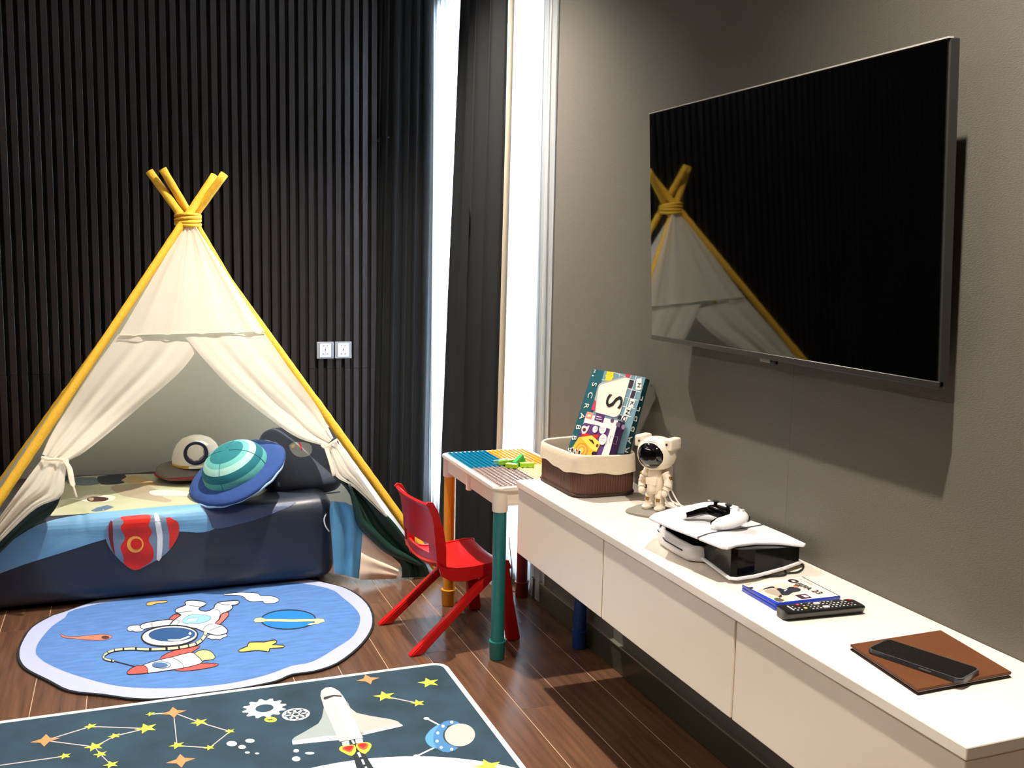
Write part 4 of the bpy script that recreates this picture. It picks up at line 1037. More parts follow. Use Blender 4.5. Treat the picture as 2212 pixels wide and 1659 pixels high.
bm = nb(); prism(bm, [(cxb + p.x, cyb + p.y) for p in rr_dense(BX1 - BX0 - .008, BY1 - BY0 - .008, 0.042, 60)], ZT + 0.001, ZT + 0.005); obj('bottom', bm, mat('bamboo_dark', (82, 46, 34), 0.5), t, world=True)
bm = nb(); tube(bm, [(cxb + p.x, cyb + p.y, ZT + 0.007) for p in rr_dense(BX1 - BX0 + .003, BY1 - BY0 + .003, 0.045, 60)], 0.004, 6, closed=True); obj('base_band', bm, mat('bamboo_band', (48, 26, 20), 0.5), t, world=True, smooth=True)
LIN = mat('liner_linen', (226, 210, 186), 0.95, spec=0.1, var=0.08, vscale=200, bump=0.25, bscale=600)
bm = nb(); lr = [(ZT + 0.072, 0.012), (ZT + 0.082, 0.011), (ZT + 0.105, 0.009), (ZT + 0.1235, 0.006), (ZT + 0.128, 0.000), (ZT + 0.1235, -0.007), (ZT + 0.10, -0.009), (ZT + 0.03, -0.010)]
rows_ = []
for z, g in lr:
    rows_.append([Vector((cxb + p.x, cyb + p.y, z + (0.004 * math.sin(i * 0.21) + 0.002 * math.sin(i * 0.53) if z < ZT + 0.08 else 0.0025 * math.sin(i * 0.13)))) for i, p in enumerate(rr_dense(BX1 - BX0 + g, BY1 - BY0 + g, 0.045, 120))])
grid_mesh(bm, rows_, closed_u=True); obj('liner', bm, LIN, t, world=True, smooth=True)

WV = Vector((0.056, -0.214, 0)); WD = WV.normalized(); NH = Vector((-WD.y, WD.x, 0)); NH = NH if NH.x > 0 else -NH
LV = (NH * 0.305 + Vector((0, 0, 1)) * 0.952).normalized(); FN = WD.cross(LV).normalized()
if FN.x > 0: FN = -FN
TL = ony(1281, 797, 2.822)
def gamebox(name, label, tl, w, ln, th, m_front, m_side):
    t = thing(name, label, 'board game', tuple(tl - LV * ln + WD * w / 2))
    c = tl + WD * w / 2 - LV * ln / 2 - FN * th / 2
    mm = Matrix((WD, LV, FN)).transposed().to_4x4(); mm.translation = c
    bm = nb(); boxm(bm, (w, ln, th), mm, 0.0012, 1); obj('carton', bm, m_side, t, world=True)
    return t
TEAL = mat('game_teal', (16, 84, 96), 0.4, var=0.04); DTEAL = mat('game_dark_teal', (14, 62, 70), 0.4, var=0.04)
LN1 = (TL.z - (ZT + 0.008)) / LV.z - 0.026
g1 = gamebox('word_game_box', 'tall teal word game box with a big S tile standing in the basket', TL, WV.length, LN1, 0.040, TEAL, DTEAL)
P1 = (TL, FN)
WHITE_P = mat('print_white', (240, 238, 232), 0.5, var=0.0)
def gp(t, nm, pg, rgb, lay, sm=0, plane=None):
    return decal(t, nm, [smooth_closed(pg, sm) if sm else pg], plane or P1, mat('boxprint_%d_%d_%d' % rgb, rgb, 0.45, var=0.03), 0.0003 * lay)
zg = lambda p: Z(1230, 790, 11.06, p)
def front(a, b): return TL + WD * a + LV * -b
TR_ = TL + WV
gp(g1, 'title_band', zg([(560, 78), (838, 118), (300, 2100), (-60, 2080)]), (18, 88, 100), 1)
gp(g1, 'board_print', zg([(838, 118), (1822, 280), (1300, 2100), (290, 2100)]), (112, 150, 164), 1)
gp(g1, 'board_print', zg([(895, 130), (1065, 155), (1045, 215), (1055, 270), (1015, 330), (960, 365), (850, 350), (870, 280), (860, 230), (890, 190)]), (236, 208, 40), 3)
gp(g1, 'board_print', zg([(1345, 200), (1470, 215), (1450, 285), (1340, 265)]), (206, 46, 84), 3)
for a, b, w in (((1065, 155), (1345, 270), .9), ((770, 325), (850, 350), .9), ((1205, 185), (1190, 270), .8), ((1600, 240), (1290, 1180), 1.2), ((1480, 225), (1440, 300), .9), ((1720, 265), (1390, 1240), .9), ((1395, 540), (1700, 630), 1.2), ((1340, 755), (1640, 830), 1.2), ((1270, 965), (1560, 1030), 1.2), ((1210, 1170), (1490, 1220), 1.2), ((1440, 320), (1560, 350), 1.2)):
    gp(g1, 'board_line', stroke_poly(zg([a, b]), w), (236, 238, 238), 3)
gp(g1, 'board_square', zg([(1455, 335), (1550, 355), (1495, 540), (1405, 520)]), (52, 44, 62), 4)
gp(g1, 'board_square', zg([(1505, 590), (1590, 610), (1535, 785), (1445, 765)]), (52, 44, 62), 4)
gp(g1, 'board_square', zg([(1190, 1185), (1260, 1200), (1225, 1290), (1140, 1260)]), (40, 38, 48), 4)
for c_, q in (('H', [(1605, 310), (1725, 300), (1720, 560), (1660, 585), (1580, 570)]), ('K', [(1460, 790), (1580, 800), (1520, 1010), (1400, 985)]), ('N', [(1345, 1000), (1470, 1020), (1420, 1210), (1305, 1190)]), ('Q', [(1255, 1200), (1395, 1225), (1350, 1340), (1230, 1290)])):
    gp(g1, 'letter_tile', zg(q), (240, 236, 228), 5)
    cx_ = sum(a for a, b in q) / len(q); cy_ = sum(b for a, b in q) / len(q)
    lettering(g1, c_, on_plane(1230 + cx_ / 11.06, 790 + cy_ / 11.06, TL + FN * 0.002, FN), -LV, WD, 0.021, mat('print_black', (16, 14, 14), 0.5, var=0.0))
gp(g1, 'big_tile_edge', zg([(690, 470), (730, 420), (800, 395), (1300, 265), (1440, 300), (1180, 1190), (1100, 1240), (610, 1110), (600, 800)]), (178, 172, 164), 4, 0)
gp(g1, 'big_tile', zg([(705, 520), (745, 455), (820, 430), (1330, 290), (1440, 300), (1440, 330), (1215, 1130), (1160, 1190), (1060, 1230), (620, 1110), (660, 800)]), (246, 234, 216), 6, 0)
gp(g1, 'board_print', zg([(600, 820), (640, 850), (610, 1080), (515, 1050)]), (206, 60, 92), 5)
lettering(g1, 'S', on_plane(1230 + 1050 / 11.06, 790 + 850 / 11.06, TL + FN * 0.0028, FN), -LV, WD, 0.105, mat('print_black', (16, 14, 14), 0.5, var=0.0), 1.0)
for i, ch in enumerate('SCRABB'):
    a, b = ((590, 445), (495, 700), (405, 955), (300, 1205), (210, 1465), (110, 1720))[i]
    lettering(g1, ch, on_plane(1230 + a / 11.06, 790 + b / 11.06, TL + FN * 0.0014, FN), -LV, WD, 0.030, WHITE_P)
lettering(g1, 'M', on_plane(1230 + 600 / 11.06, 790 + 130 / 11.06, TL + FN * 0.0014, FN), -LV, WD, 0.014, WHITE_P)
gp(g1, 'heart_mark', zg([(530, 235), (545, 210), (562, 222), (588, 225), (565, 255)]), (236, 236, 236), 4)
SP = (TR_ + WD * 0.0008, WD)     # side of the carton that faces the room
SV = -FN
for i, ch in enumerate('ELBBAR'):
    a, b = ((1755, 800), (1670, 1050), (1575, 1270), (1485, 1510), (1390, 1755), (1300, 1990))[i]
    pos = on_plane(1230 + a / 11.06, 790 + b / 11.06, SP[0], SP[1]); pos = SP[0] - FN * 0.020 + LV * (pos - SP[0]).dot(LV)
    lettering(g1, ch, pos, LV, FN, 0.034, WHITE_P)
decal(g1, 'round_mark', [zg(ell(1950, 475, 26, 34, 16))], SP, mat('boxprint_150_170_170', (150, 170, 170), 0.5), 0.0004)

P2o = FN * 0.036
def on2(x, y): return on_plane(x, y, TL + P2o, FN)
tl2 = on2(1266, 893); W2 = 0.150
LN2 = min((tl2.z - (ZT + 0.008)) / LV.z - 0.012, (tl2.x - 1.232) / LV.x)
PURP = mat('game_purple', (66, 34, 78), 0.4, var=0.04)
W2 = 0.150; LN2 = (tl2.z - (ZT + 0.070)) / LV.z
g2 = gamebox('kids_game_box', 'smaller purple and white game box with a yellow toy picture in the basket', tl2, W2, LN2, 0.030, PURP, PURP)
P2 = (tl2, FN)
zh = lambda p: Z(1215, 900, 13.825, p)
def g2p(nm, pg, rgb, lay, sm=0): return gp(g2, nm, pg, rgb, lay, sm, P2)
c0 = tl2; 
bm = nb(); flat_poly(bm, [tl2 + FN * .0003 + WD * .001 - LV * .001, tl2 + FN * .0003 + WD * (W2 - .001) - LV * .001, tl2 + FN * .0003 + WD * (W2 - .001) - LV * (LN2 - .001), tl2 + FN * .0003 + WD * .001 - LV * (LN2 - .001)]); orient(bm, FN)
obj('front_print', bm, mat('boxprint_240_232_228', (240, 232, 228), 0.45), g2, world=True, smooth='keep')
g2p('picture_print', zh([(650, 180), (1200, 290), (1420, 370), (1410, 430), (1150, 1180), (420, 1180), (430, 700), (560, 330)]), (92, 54, 118), 2)
g2p('badge_print', zg([(425, 1095), (575, 1125), (525, 1285), (375, 1245)]), (224, 150, 122), 2)
g2p('badge_print', zg([(650, 1128), (862, 1170), (800, 1365), (590, 1300)]), (84, 44, 102), 2)
for (a, b, c_, d) in ((715, 1215, 60, 18), (710, 1270, 75, 16)): g2p('badge_script', zg([(a - c_, b - d), (a + c_, b + d * .6), (a + c_ - 12, b + d * 1.5), (a - c_ - 10, b + d * .5)]), (226, 214, 230), 4)
g2p('badge_script', zg([(440, 1160), (520, 1175), (500, 1230), (420, 1215)]), (238, 214, 200), 4)
g2p('age_mark', zg(ell(1022, 1308, 42, 55, 18, 0.3)), (96, 66, 96), 3)
g2p('toy_print', zh([(560, 540), (700, 480), (860, 560), (1060, 520), (1070, 610), (980, 660), (720, 650)]), (206, 40, 32), 4, 2)
g2p('toy_print', zh([(570, 330), (640, 260), (720, 300), (800, 260), (790, 330), (720, 460), (640, 520), (580, 490)]), (240, 224, 214), 5, 2)
g2p('toy_print', zh(ell(650, 390, 50, 55, 16, 0.5)), (96, 40, 56), 6)
g2p('toy_print', zh([(490, 610), (880, 560), (1140, 790), (1010, 1060), (820, 1180), (300, 1180), (300, 920)]), (240, 184, 52), 6)
g2p('toy_print', zh([(560, 640), (870, 560), (1140, 790), (1020, 1040), (840, 960)]), (246, 214, 90), 7)
for k_, (ro_, c_) in enumerate(((190, (232, 138, 50)), (150, (246, 192, 70)), (110, (232, 146, 60)), (70, (246, 200, 90)))): g2p('toy_print', zh(ell(570, 1000, ro_, ro_ * 1.15, 24, 0.2)), c_, 8 + k_)
g2p('toy_print', zh([(790, 660), (850, 690), (900, 690), (950, 800), (930, 830), (880, 770), (800, 700)]), (70, 30, 30), 9)
g2p('toy_print', zh(ell(1038, 865, 38, 52, 14, 0.3)), (110, 50, 40), 9)
g2p('toy_print', zh([(880, 1060), (960, 1040), (1030, 1080), (1000, 1140), (880, 1140)]), (34, 20, 34), 9, 2)
for e_ in ((975, 375, 78, 108), (1200, 365, 105, 150), (1205, 680, 115, 165)): g2p('bubble_print', zh(ell(*e_, 22, 0.25)), (238, 230, 234), 9)
for e_ in ((975, 375, 78), (1200, 340, 105), (1200, 400, 105), (1205, 650, 115), (1205, 720, 115)): g2p('bubble_line', zh([(e_[0] - e_[2] * .6, e_[1] - 12), (e_[0] + e_[2] * .6, e_[1] + 8), (e_[0] + e_[2] * .6, e_[1] + 18), (e_[0] - e_[2] * .6, e_[1] - 2)]), (170, 160, 170), 10)
for i, ch in enumerate('FONO'):
    a, b = ((215, 985), (290, 1005), (390, 1040), (500, 1080))[i]
    lettering(g2, ch, on_plane(1215 + a / 13.825, 900 + b / 13.825, tl2 + FN * 0.0040, FN), WD, LV, 0.026, WHITE_P if i else mat('print_black', (16, 14, 14), 0.5, var=0.0), 0.8)
    g2p('letter_ground', zh(ell(a, b, 52, 62, 14)), (30, 22, 24) if i else (240, 236, 230), 12)
SP2 = (tl2 + WD * (W2 + 0.0008), WD)
for pg in ([(1440, 575), (1660, 610), (1600, 830), (1400, 760)],):
    q = zh(pg)
    for i in range(4): decal(g2, 'outline_print', [stroke_poly([q[i], q[(i + 1) % 4]], 0.8)], SP2, mat('boxprint_200_170_206', (200, 170, 206), 0.5), 0.0004)
decal(g2, 'outline_print', [zh(ell(1812, 310, 55, 75, 16, 0.2))], SP2, mat('boxprint_200_170_206', (200, 170, 206), 0.5), 0.0004)
decal(g2, 'outline_print', [zh([(1620, 160), (1740, 190), (1700, 330), (1590, 270)])], SP2, mat('boxprint_150_120_160', (150, 120, 160), 0.5), 0.0004)

# ================================================================== astronaut lamp
AC = Vector((1.372, 2.385, ZT))
t = thing('astronaut_projector', 'small white astronaut figure lamp with a black visor standing on the console', 'lamp', tuple(AC), math.radians(-60))
AW = mat('astronaut_white', (240, 226, 206), 0.35, var=0.02); AGD = mat('astronaut_gold', (150, 110, 40), 0.35, metal=0.4)
# local frame: faces -Y
obj('moon_base', prism(nb(), smooth_closed([(-0.050, -0.075), (0.0, -0.088), (0.05, -0.070), (0.055, -0.02), (0.052, 0.03), (0.0, 0.045), (-0.052, 0.03), (-0.058, -0.03)], 4), 0.0005, 0.006, bevel=0.002, seg=2), mat('moon_grey', (126, 120, 110), 0.8, bump=0.3, bscale=60), t, smooth='auto')
hb = obj('head', ellipsoid(nb(), Vector((0, 0, 0.166)), (0.0535, 0.050, 0.047), 36, 20, 0.86), AW, t, smooth=True)
vb = nb(); ellipsoid(vb, Vector((0, -0.0215, 0.165)), (0.0440, 0.0350, 0.0385), 30, 16, 0.92); obj('visor', vb, mat('visor_black', (6, 6, 8), 0.04, var=0.0, coat=0.5), hb, smooth=True)
bm = nb(); tube(bm, [Vector((0.0435 * math.cos(a), -0.0330 + 0.006 * math.cos(a) ** 2, 0.165 + 0.0385 * math.sin(a))) for a in [i * 2 * PI / 40 for i in range(40)]], 0.0036, 8, closed=True); obj('visor_rim', bm, AW, hb, smooth=True)
for s in (-1, 1):
    bm = nb(); box(bm, (0.034 if s > 0 else -0.060, -0.026, 0.181), (0.060 if s > 0 else -0.034, 0.030, 0.214), 0.006, 3); obj('ear_pod', bm, AW, hb, smooth='auto')
    bm = nb(); lathe(bm, [(0, 0.0015), (0.003, 0.0015), (0.0035, 0)], 12, Matrix.Translation((s * 0.044, -0.026, 0.198)) @ Matrix.Rotation(PI / 2, 4, 'X')); obj('lens_dot', bm, mat('lens_dark', (30, 28, 28), 0.3), hb, smooth=True)
bm = nb(); tube(bm, [(0, 0, 0.052), (0, 0, 0.062), (0, 0.001, 0.080), (0, 0.002, 0.100), (0, 0.001, 0.116), (0, 0, 0.124)], [(0.022, 0.018), (0.028, 0.022), (0.030, 0.023), (0.030, 0.023), (0.027, 0.021), (0.022, 0.018)], 24); obj('torso', bm, AW, t, smooth=True)
bm = nb(); box(bm, (-0.017, -0.029, 0.078), (0.017, -0.020, 0.100), 0.003, 2); obj('chest_pack', bm, AW, t, smooth='auto')
bm = nb(); box(bm, (-0.026, 0.021, 0.052), (0.026, 0.054, 0.126), 0.007, 3); obj('backpack', bm, AW, t, smooth='auto')
for s in (-1, 1):
    lp = smooth_open([Vector((s * 0.013, 0, 0.060)), Vector((s * 0.016, -0.002, 0.040)), Vector((s * 0.017, 0.000, 0.020)), Vector((s * 0.018, 0, 0.0105))], 6)
    n_ = len(lp); obj('leg', tube(nb(), lp, [0.0145 + 0.0012 * math.sin(i * 1.7) - 0.0015 * i / n_ for i in range(n_)], 16), AW, t, smooth=True)
    obj('boot', ellipsoid(nb(), Vector((s * 0.020, -0.008, 0.0115)), (0.0125, 0.021, 0.0085), 20, 10, 0.8), AW, t, smooth=True)
    ap = smooth_open([Vector((s * 0.027, 0, 0.113)), Vector((s * 0.038, -0.001, 0.096)), Vector((s * 0.041, -0.006, 0.078)), Vector((s * 0.038, -0.012, 0.066))], 6)
    n_ = len(ap); obj('arm', tube(nb(), ap, [0.012 + 0.0010 * math.sin(i * 1.9) - 0.002 * i / n_ for i in range(n_)], 14), AW, t, smooth=True)
    obj('glove', ellipsoid(nb(), Vector((s * 0.037, -0.014, 0.058)), (0.0095, 0.010, 0.0105), 16, 10), AW, t, smooth=True)
    bm = nb(); box(bm, (s * 0.047 - 0.003, -0.007, 0.090), (s * 0.047 + 0.003, 0.007, 0.106), 0.001, 1); obj('sleeve_badge', bm, AGD, t)
    bm = nb(); box(bm, (s * 0.017 - 0.006, -0.0165, 0.030), (s * 0.017 + 0.006, -0.0115, 0.040), 0.001, 1); obj('knee_badge', bm, AGD, t)
t2 = thing('usb_cable', 'white power cable looped behind the astronaut lamp', 'cable', (1.44, 2.43, ZT))
bm = nb(); WC = mat('cable_white', (236, 230, 222), 0.5)
cpath = [(1.418, 2.428, ZT + .075), (1.436, 2.450, ZT + .085), (1.446, 2.452, ZT + .060), (1.452, 2.44, ZT + .02), (1.462, 2.43, ZT + .0035), (1.470, 2.45, ZT + .0035)]
obj('strand', tube(nb(), smooth_open([Vector(p) for p in cpath], 8), 0.0022, 8), WC, t2, world=True, smooth=True)
cpath2 = [(1.440, 2.452, ZT + .078), (1.452, 2.448, ZT + .055), (1.460, 2.42, ZT + .02), (1.466, 2.40, ZT + .0035), (1.455, 2.36, ZT + .0035), (1.44, 2.40, ZT + .0035), (1.43, 2.43, ZT + .02), (1.437, 2.448, ZT + .070)]
obj('strand', tube(nb(), smooth_open([Vector(p) for p in cpath2], 8), 0.0022, 8), WC, t2, world=True, smooth=True)
bm = nb(); tube(bm, [Vector((1.443 + 0.009 * math.cos(a), 2.450 + 0.006 * math.sin(a), ZT + .066 + 0.002 * math.sin(a))) for a in [i * 2 * PI / 16 for i in range(16)]], 0.002, 6, closed=True); obj('cable_band', bm, WC, t2, world=True, smooth=True)

# ================================================================== game console with controller
t = thing('games_console', 'white and black games console lying flat on the cream cabinet', 'games console', (1.30, 1.90, ZT))
PW_ = mat('gc_white', (238, 236, 238), 0.28, var=0.01); PB_ = mat('gc_gloss_black', (5, 5, 6), 0.12, var=0.0, spec=0.12)
ZP = 0.735
G1, G2, G3 = onz(1573, 1182, ZP), onz(1402, 1117, ZP), onz(1741, 1174, 0.704)
GN = (G2 - G1).cross(G3 - G1).normalized()
if GN.z < 0: GN = -GN
def gz(x, y): return G1.z - (GN.x * (x - G1.x) + GN.y * (y - G1.y)) / GN.z
def gpl(pg): return [on_plane(x, y, G1, GN) for x, y in pg]
def plate(pts, th, nrm):
    bm = nb(); hi = [bm.verts.new(p) for p in pts]; lo = [bm.verts.new(p - nrm * th) for p in pts]; n = len(pts)
    bm.faces.new(hi); bm.faces.new(lo[::-1])
    for i in range(n): bm.faces.new((hi[i], hi[(i + 1) % n], lo[(i + 1) % n], lo[i]))
    bmesh.ops.recalc_face_normals(bm, faces=bm.faces[:])
    ed = [e for e in bm.edges if not (e.verts[0] in hi and e.verts[1] in lo or e.verts[0] in lo and e.verts[1] in hi)]
    bmesh.ops.bevel(bm, geom=ed, offset=0.0012, segments=2, affect='EDGES')
    return bm
far = gpl(((1402, 1117), (1412, 1109), (1445, 1099), (1490, 1090), (1530, 1091), (1590, 1113), (1647, 1132.4), (1600, 1141), (1560, 1146), (1530, 1152), (1508, 1160), (1450, 1138)))
nr_ = gpl(((1509.5, 1161.4), (1532, 1153.2), (1562, 1147.2), (1602, 1142), (1649.5, 1133.6), (1700, 1155), (1741, 1174), (1738, 1177), (1676, 1172), (1634, 1172), (1592, 1177), (1573, 1182), (1560, 1181)))
obj('top_plate', plate(far, 0.006, GN), PW_, t, world=True, smooth='auto'); obj('top_plate', plate(nr_, 0.006, GN), PW_, t, world=True, smooth='auto')
decal(t, 'plate_seam', [stroke_poly([tuple(v) for v in smooth_open([Vector(p) for p in ((1506, 1161), (1530, 1152.6), (1561, 1146.6), (1601, 1141.5), (1650, 1133))], 5)], 2.2)], (G1, GN), mat('seam_dark', (60, 58, 60), 0.5), 0.0004)
bpx = [(1573, 1247), (1594, 1249), (1634, 1243), (1697, 1226), (1732, 1213)]
ZB = 0.662
b3 = [onz(x, y, ZB) for x, y in bpx]; l3 = onz(1508, 1199, ZB)
bot = [Vector((p.x, p.y, ZB)) for p in b3] + [Vector((x, y, ZB)) for x, y in ((1.458, 1.90), (1.452, 2.09), (1.29, 2.185), (1.236, 2.135), (l3.x, l3.y))]
obj('bottom_plate', plate(bot, 0.006, Vector((0, 0, 1))), PW_, t, world=True, smooth='auto')
# glossy black core between the plates
cb3 = [Vector((p.x, p.y, 0)) for p in bot]
cin = expand([(p.x, p.y) for p in cb3], -0.007)
bm = nb(); lo_ = [bm.verts.new((x, y, ZB)) for x, y in cin]; hi_ = [bm.verts.new((x, y, gz(x, y) - 0.0065)) for x, y in cin]
n = len(cin); bm.faces.new(lo_[::-1]); bm.faces.new(hi_)
for i in range(n): bm.faces.new((lo_[i], lo_[(i + 1) % n], hi_[(i + 1) % n], hi_[i]))
obj('core', bm, PB_, t, world=True)
# disc drive bulge on the long side
dd = [onz(x, y, 0.664) for x, y in ((1404, 1139), (1420, 1163), (1450, 1183), (1480, 1199), (1508, 1205))]
rows_ = []
for j, (z, o_) in enumerate(((0.685, 0.010), (0.684, 0.0), (0.672, -0.008), (0.660, -0.010), (0.651, -0.006), (0.648, 0.006))):
    rows_.append([Vector((p.x + o_ + 0.012 + (0.018 if i in (0,) else 0) + (0.022 if i == 4 else 0), p.y + (-0.01 if i == 0 else 0), z)) for i, p in enumerate(dd)])
bm = nb(); grid_mesh(bm, rows_); thicken(bm, 0.004); obj('disc_drive', bm, PW_, t, world=True, smooth=True)
bm = nb(); s0, s1 = rows_[2][0].lerp(rows_[2][1], 0.5), rows_[2][2].lerp(rows_[2][3], 0.8)
tube(bm, [s0 + Vector((-0.0045, 0, 0)), rows_[2][1].lerp(rows_[2][2], 0.6) + Vector((-0.005, 0, 0)), s1 + Vector((-0.0045, 0, 0))], 0.0016, 6); obj('disc_slot', bm, mat('slot_black', (10, 10, 10), 0.5), t, world=True)
for fx, fy in ((1.26, 1.86), (1.40, 1.88), (1.32, 2.08)):
    obj('rubber_foot', lathe(nb(), [(0.0, ZT + 0.0004), (0.010, ZT + 0.0004), (0.011, ZB - 0.006), (0.0, ZB - 0.006)], 16, Matrix.Translation((fx, fy, 0))), mat('slot_black', (10, 10, 10), 0.5), t, world=True)
t3 = thing('console_power_cord', 'thin black cord curling out from under the games console', 'cable', (1.44, 1.83, ZT))
cpth = [onz(1700, 1238, ZT + .003), onz(1722, 1236, ZT + .003), onz(1734, 1228, ZT + .003), onz(1732, 1219, ZT + .006), onz(1715, 1216, ZT + .003) + Vector((0.02, 0.05, 0))]
obj('strand', tube(nb(), smooth_open(cpth, 8), 0.0022, 8), mat('cable_black', (16, 16, 16), 0.5), t3, world=True, smooth=True)
cpth = [onz(1640, 1246, ZT + .003), onz(1690, 1243, ZT + .003), onz(1698, 1236, ZT + .003), onz(1690, 1228, ZT + .003)]
obj('strand', tube(nb(), smooth_open(cpth, 8), 0.0022, 8), mat('cable_black', (16, 16, 16), 0.5), t3, world=True, smooth=True)

# controller: local frame x = to the player's right, -y = towards the player (grips), z up
cc = on_plane(1556, 1122, G1 + GN * 0.012, GN); cc.z = gz(cc.x, cc.y) + 0.0005
_x = Vector((0.27, -0.963, 0)); _x = (_x - GN * _x.dot(GN)).normalized(); _y = GN.cross(_x)
_e = Matrix((_x, _y, GN)).transposed().to_euler()
t = thing('game_controller', 'white and black game controller resting on the games console', 'controller', tuple(cc), rot=tuple(_e))
t.scale = (0.83, 0.83, 0.83)
def ctl_grip(s):
    pts = smooth_open([Vector((s * 0.030, 0.030, 0.036)), Vector((s * 0.052, 0.020, 0.034)), Vector((s * 0.064, -0.010, 0.030)), Vector((s * 0.066, -0.045, 0.024)), Vector((s * 0.062, -0.078, 0.0175)), Vector((s * 0.058, -0.092, 0.0145))], 7)
    n = len(pts); R_ = []
    for i in range(n):
        f = i / (n - 1); R_.append((0.020 + 0.006 * math.sin(PI * min(1, f * 1.3)) - 0.010 * max(0, f - 0.72) / 0.28, 0.0195 - 0.002 * f - 0.006 * max(0, f - 0.8) / 0.2))
    bm = nb(); tube(bm, pts, R_, 20, up=Vector((0, 0, 1)))
    e = pts[-1]; ellipsoid(bm, e, (R_[-1][0], 0.010, R_[-1][1]), 20, 10)
    return bm
for s in (-1, 1): obj('grip', ctl_grip(s), PW_, t, smooth=True)
obj('bridge', ellipsoid(nb(), Vector((0, 0.018, 0.035)), (0.062, 0.032, 0.0185), 36, 14, 0.6), PW_, t, smooth=True)
bm = nb(); ellipsoid(bm, Vector((0, -0.004, 0.037)), (0.040, 0.031, 0.0165), 32, 12, 0.55); obj('centre_panel', bm, PB_, t, smooth=True)
bm = nb(); prism(bm, rrect(0.056, 0.030, 0.008, 5), 0.050, 0.0565, Matrix.Translation((0, 0.030, 0)), 0.0015, 2); obj('touch_pad', bm, PW_, t, smooth='auto')
for s in (-1, 1):
    inner = smooth_open([Vector((s * 0.034, -0.020, 0.034)), Vector((s * 0.044, -0.045, 0.028)), Vector((s * 0.046, -0.072, 0.022)), Vector((s * 0.050, -0.094, 0.017))], 6)
    obj('grip_inlay', tube(nb(), inner, [0.0105 - 0.003 * i / len(inner) for i in range(len(inner))], 12), PB_, t, smooth=True)
    bm = nb(); lathe(bm, [(0.0, 0.064), (0.007, 0.063), (0.0092, 0.0655), (0.0105, 0.063), (0.009, 0.060), (0.0055, 0.058), (0.0055, 0.046)], 22, Matrix.Translation((s * 0.024, -0.004, 0.0))); obj('thumbstick', bm, mat('stick_rubber', (26, 24, 24), 0.6), t, smooth=True)
    bm = nb(); boxm(bm, (0.030, 0.018, 0.016), Matrix.Translation((s * 0.050, 0.046, 0.028)) @ Matrix.Rotation(0.35, 4, 'X'), 0.004, 2); obj('shoulder_trigger', bm, mat('stick_rubber', (26, 24, 24), 0.6), t, smooth='auto')
    for k_ in range(4):
        a = k_ * PI / 2; bm = nb(); lathe(bm, [(0.0, 0.001), (0.0042, 0.0008), (0.0045, 0.0)], 14, Matrix.Translation((s * 0.056 + 0.0095 * math.cos(a), 0.014 + 0.0095 * math.sin(a), 0.0565))); obj('face_button', bm, mat('button_clear_grey', (190, 190, 196), 0.2), t, smooth=True)

# ================================================================== game case
cA, cB, cC = onz(1675, 1304, 0.6615), onz(1596, 1263, 0.6615), onz(1816, 1288, 0.6615)
ex = (cC - cA); ey = (cB - cA); ey = ey - ex.normalized() * ey.dot(ex.normalized()); cz = 0.0155
t = thing('game_case', 'blue plastic football game case lying beside the remote control', 'game case', tuple((cA + cC + ey) / 2 - Vector((0, 0, cz)) + Vector((0, 0, ZT - ((cA.z) - cz)))))
ctr = cA + ex / 2 + ey / 2; mm = Matrix((ex.normalized(), ey.normalized(), Vector((0, 0, 1)))).transposed().to_4x4(); mm.translation = Vector((ctr.x, ctr.y, ZT + 0.0005 + cz / 2))
CASE = mat('case_blue', (40, 66, 190), 0.15, var=0.03)
bm = nb(); boxm(bm, (ex.length, ey.length, cz / 2 - 0.0003), mm @ Matrix.Translation((0, 0, cz / 4)), 0.0015, 2); obj('lid', bm, CASE, t, world=True, smooth='auto')
bm = nb(); boxm(bm, (ex.length, ey.length, cz / 2 - 0.0003), mm @ Matrix.Translation((0, 0, -cz / 4)), 0.0015, 2); obj('tray', bm, CASE, t, world=True, smooth='auto')
CP = ((0, 0, ZT + 0.0005 + cz), (0, 0, 1)); ZCV = ZT + 0.0005 + cz
zk = lambda p: Z(1590, 1235, 9.2167, p)
def kp(nm, pg, rgb, lay, sm=0): return decal(t, nm, [smooth_closed(pg, sm) if sm else pg], CP, mat('coverprint_%d_%d_%d' % rgb, rgb, 0.3, var=0.03), 0.0002 * lay)
kp('cover_sheet', zk([(105, 240), (1315, 100), (2055, 480), (840, 610)]), (240, 226, 210), 1)
kp('cover_line', stroke_poly(zk([(1315, 100), (2060, 482)]), 1.2), (30, 28, 30), 2)
kp('cover_tint', zk([(440, 375), (520, 330), (830, 230), (1000, 240), (1300, 330), (1340, 390), (1000, 580), (880, 590)]), (226, 206, 186), 2, 3)
kp('figure_print', zk([(555, 375), (700, 340), (830, 380), (900, 420), (870, 490), (800, 480), (640, 430)]), (172, 158, 140), 3, 2)
kp('figure_print', zk([(520, 355), (640, 305), (740, 292), (790, 320), (880, 325), (1000, 340), (1060, 300), (1200, 310), (1290, 350), (1260, 390), (1130, 410), (1050, 460), (960, 468), (900, 450), (860, 390), (740, 320), (640, 335)]), (34, 38, 58), 4, 2)
kp('figure_print', zk([(900, 325), (1000, 335), (980, 350), (915, 342)]), (220, 220, 220), 5); kp('figure_print', zk([(950, 380), (1010, 345), (1020, 355), (970, 392)]), (220, 220, 220), 5)
kp('figure_print', zk(ell(1185, 288, 48, 28, 16)), (206, 132, 100), 6); kp('figure_print', zk([(1140, 270), (1200, 255), (1250, 275), (1255, 300), (1200, 280)]), (90, 50, 40), 7, 2)
kp('figure_print', zk([(760, 310), (830, 322), (820, 345), (770, 342)]), (206, 140, 110), 5)
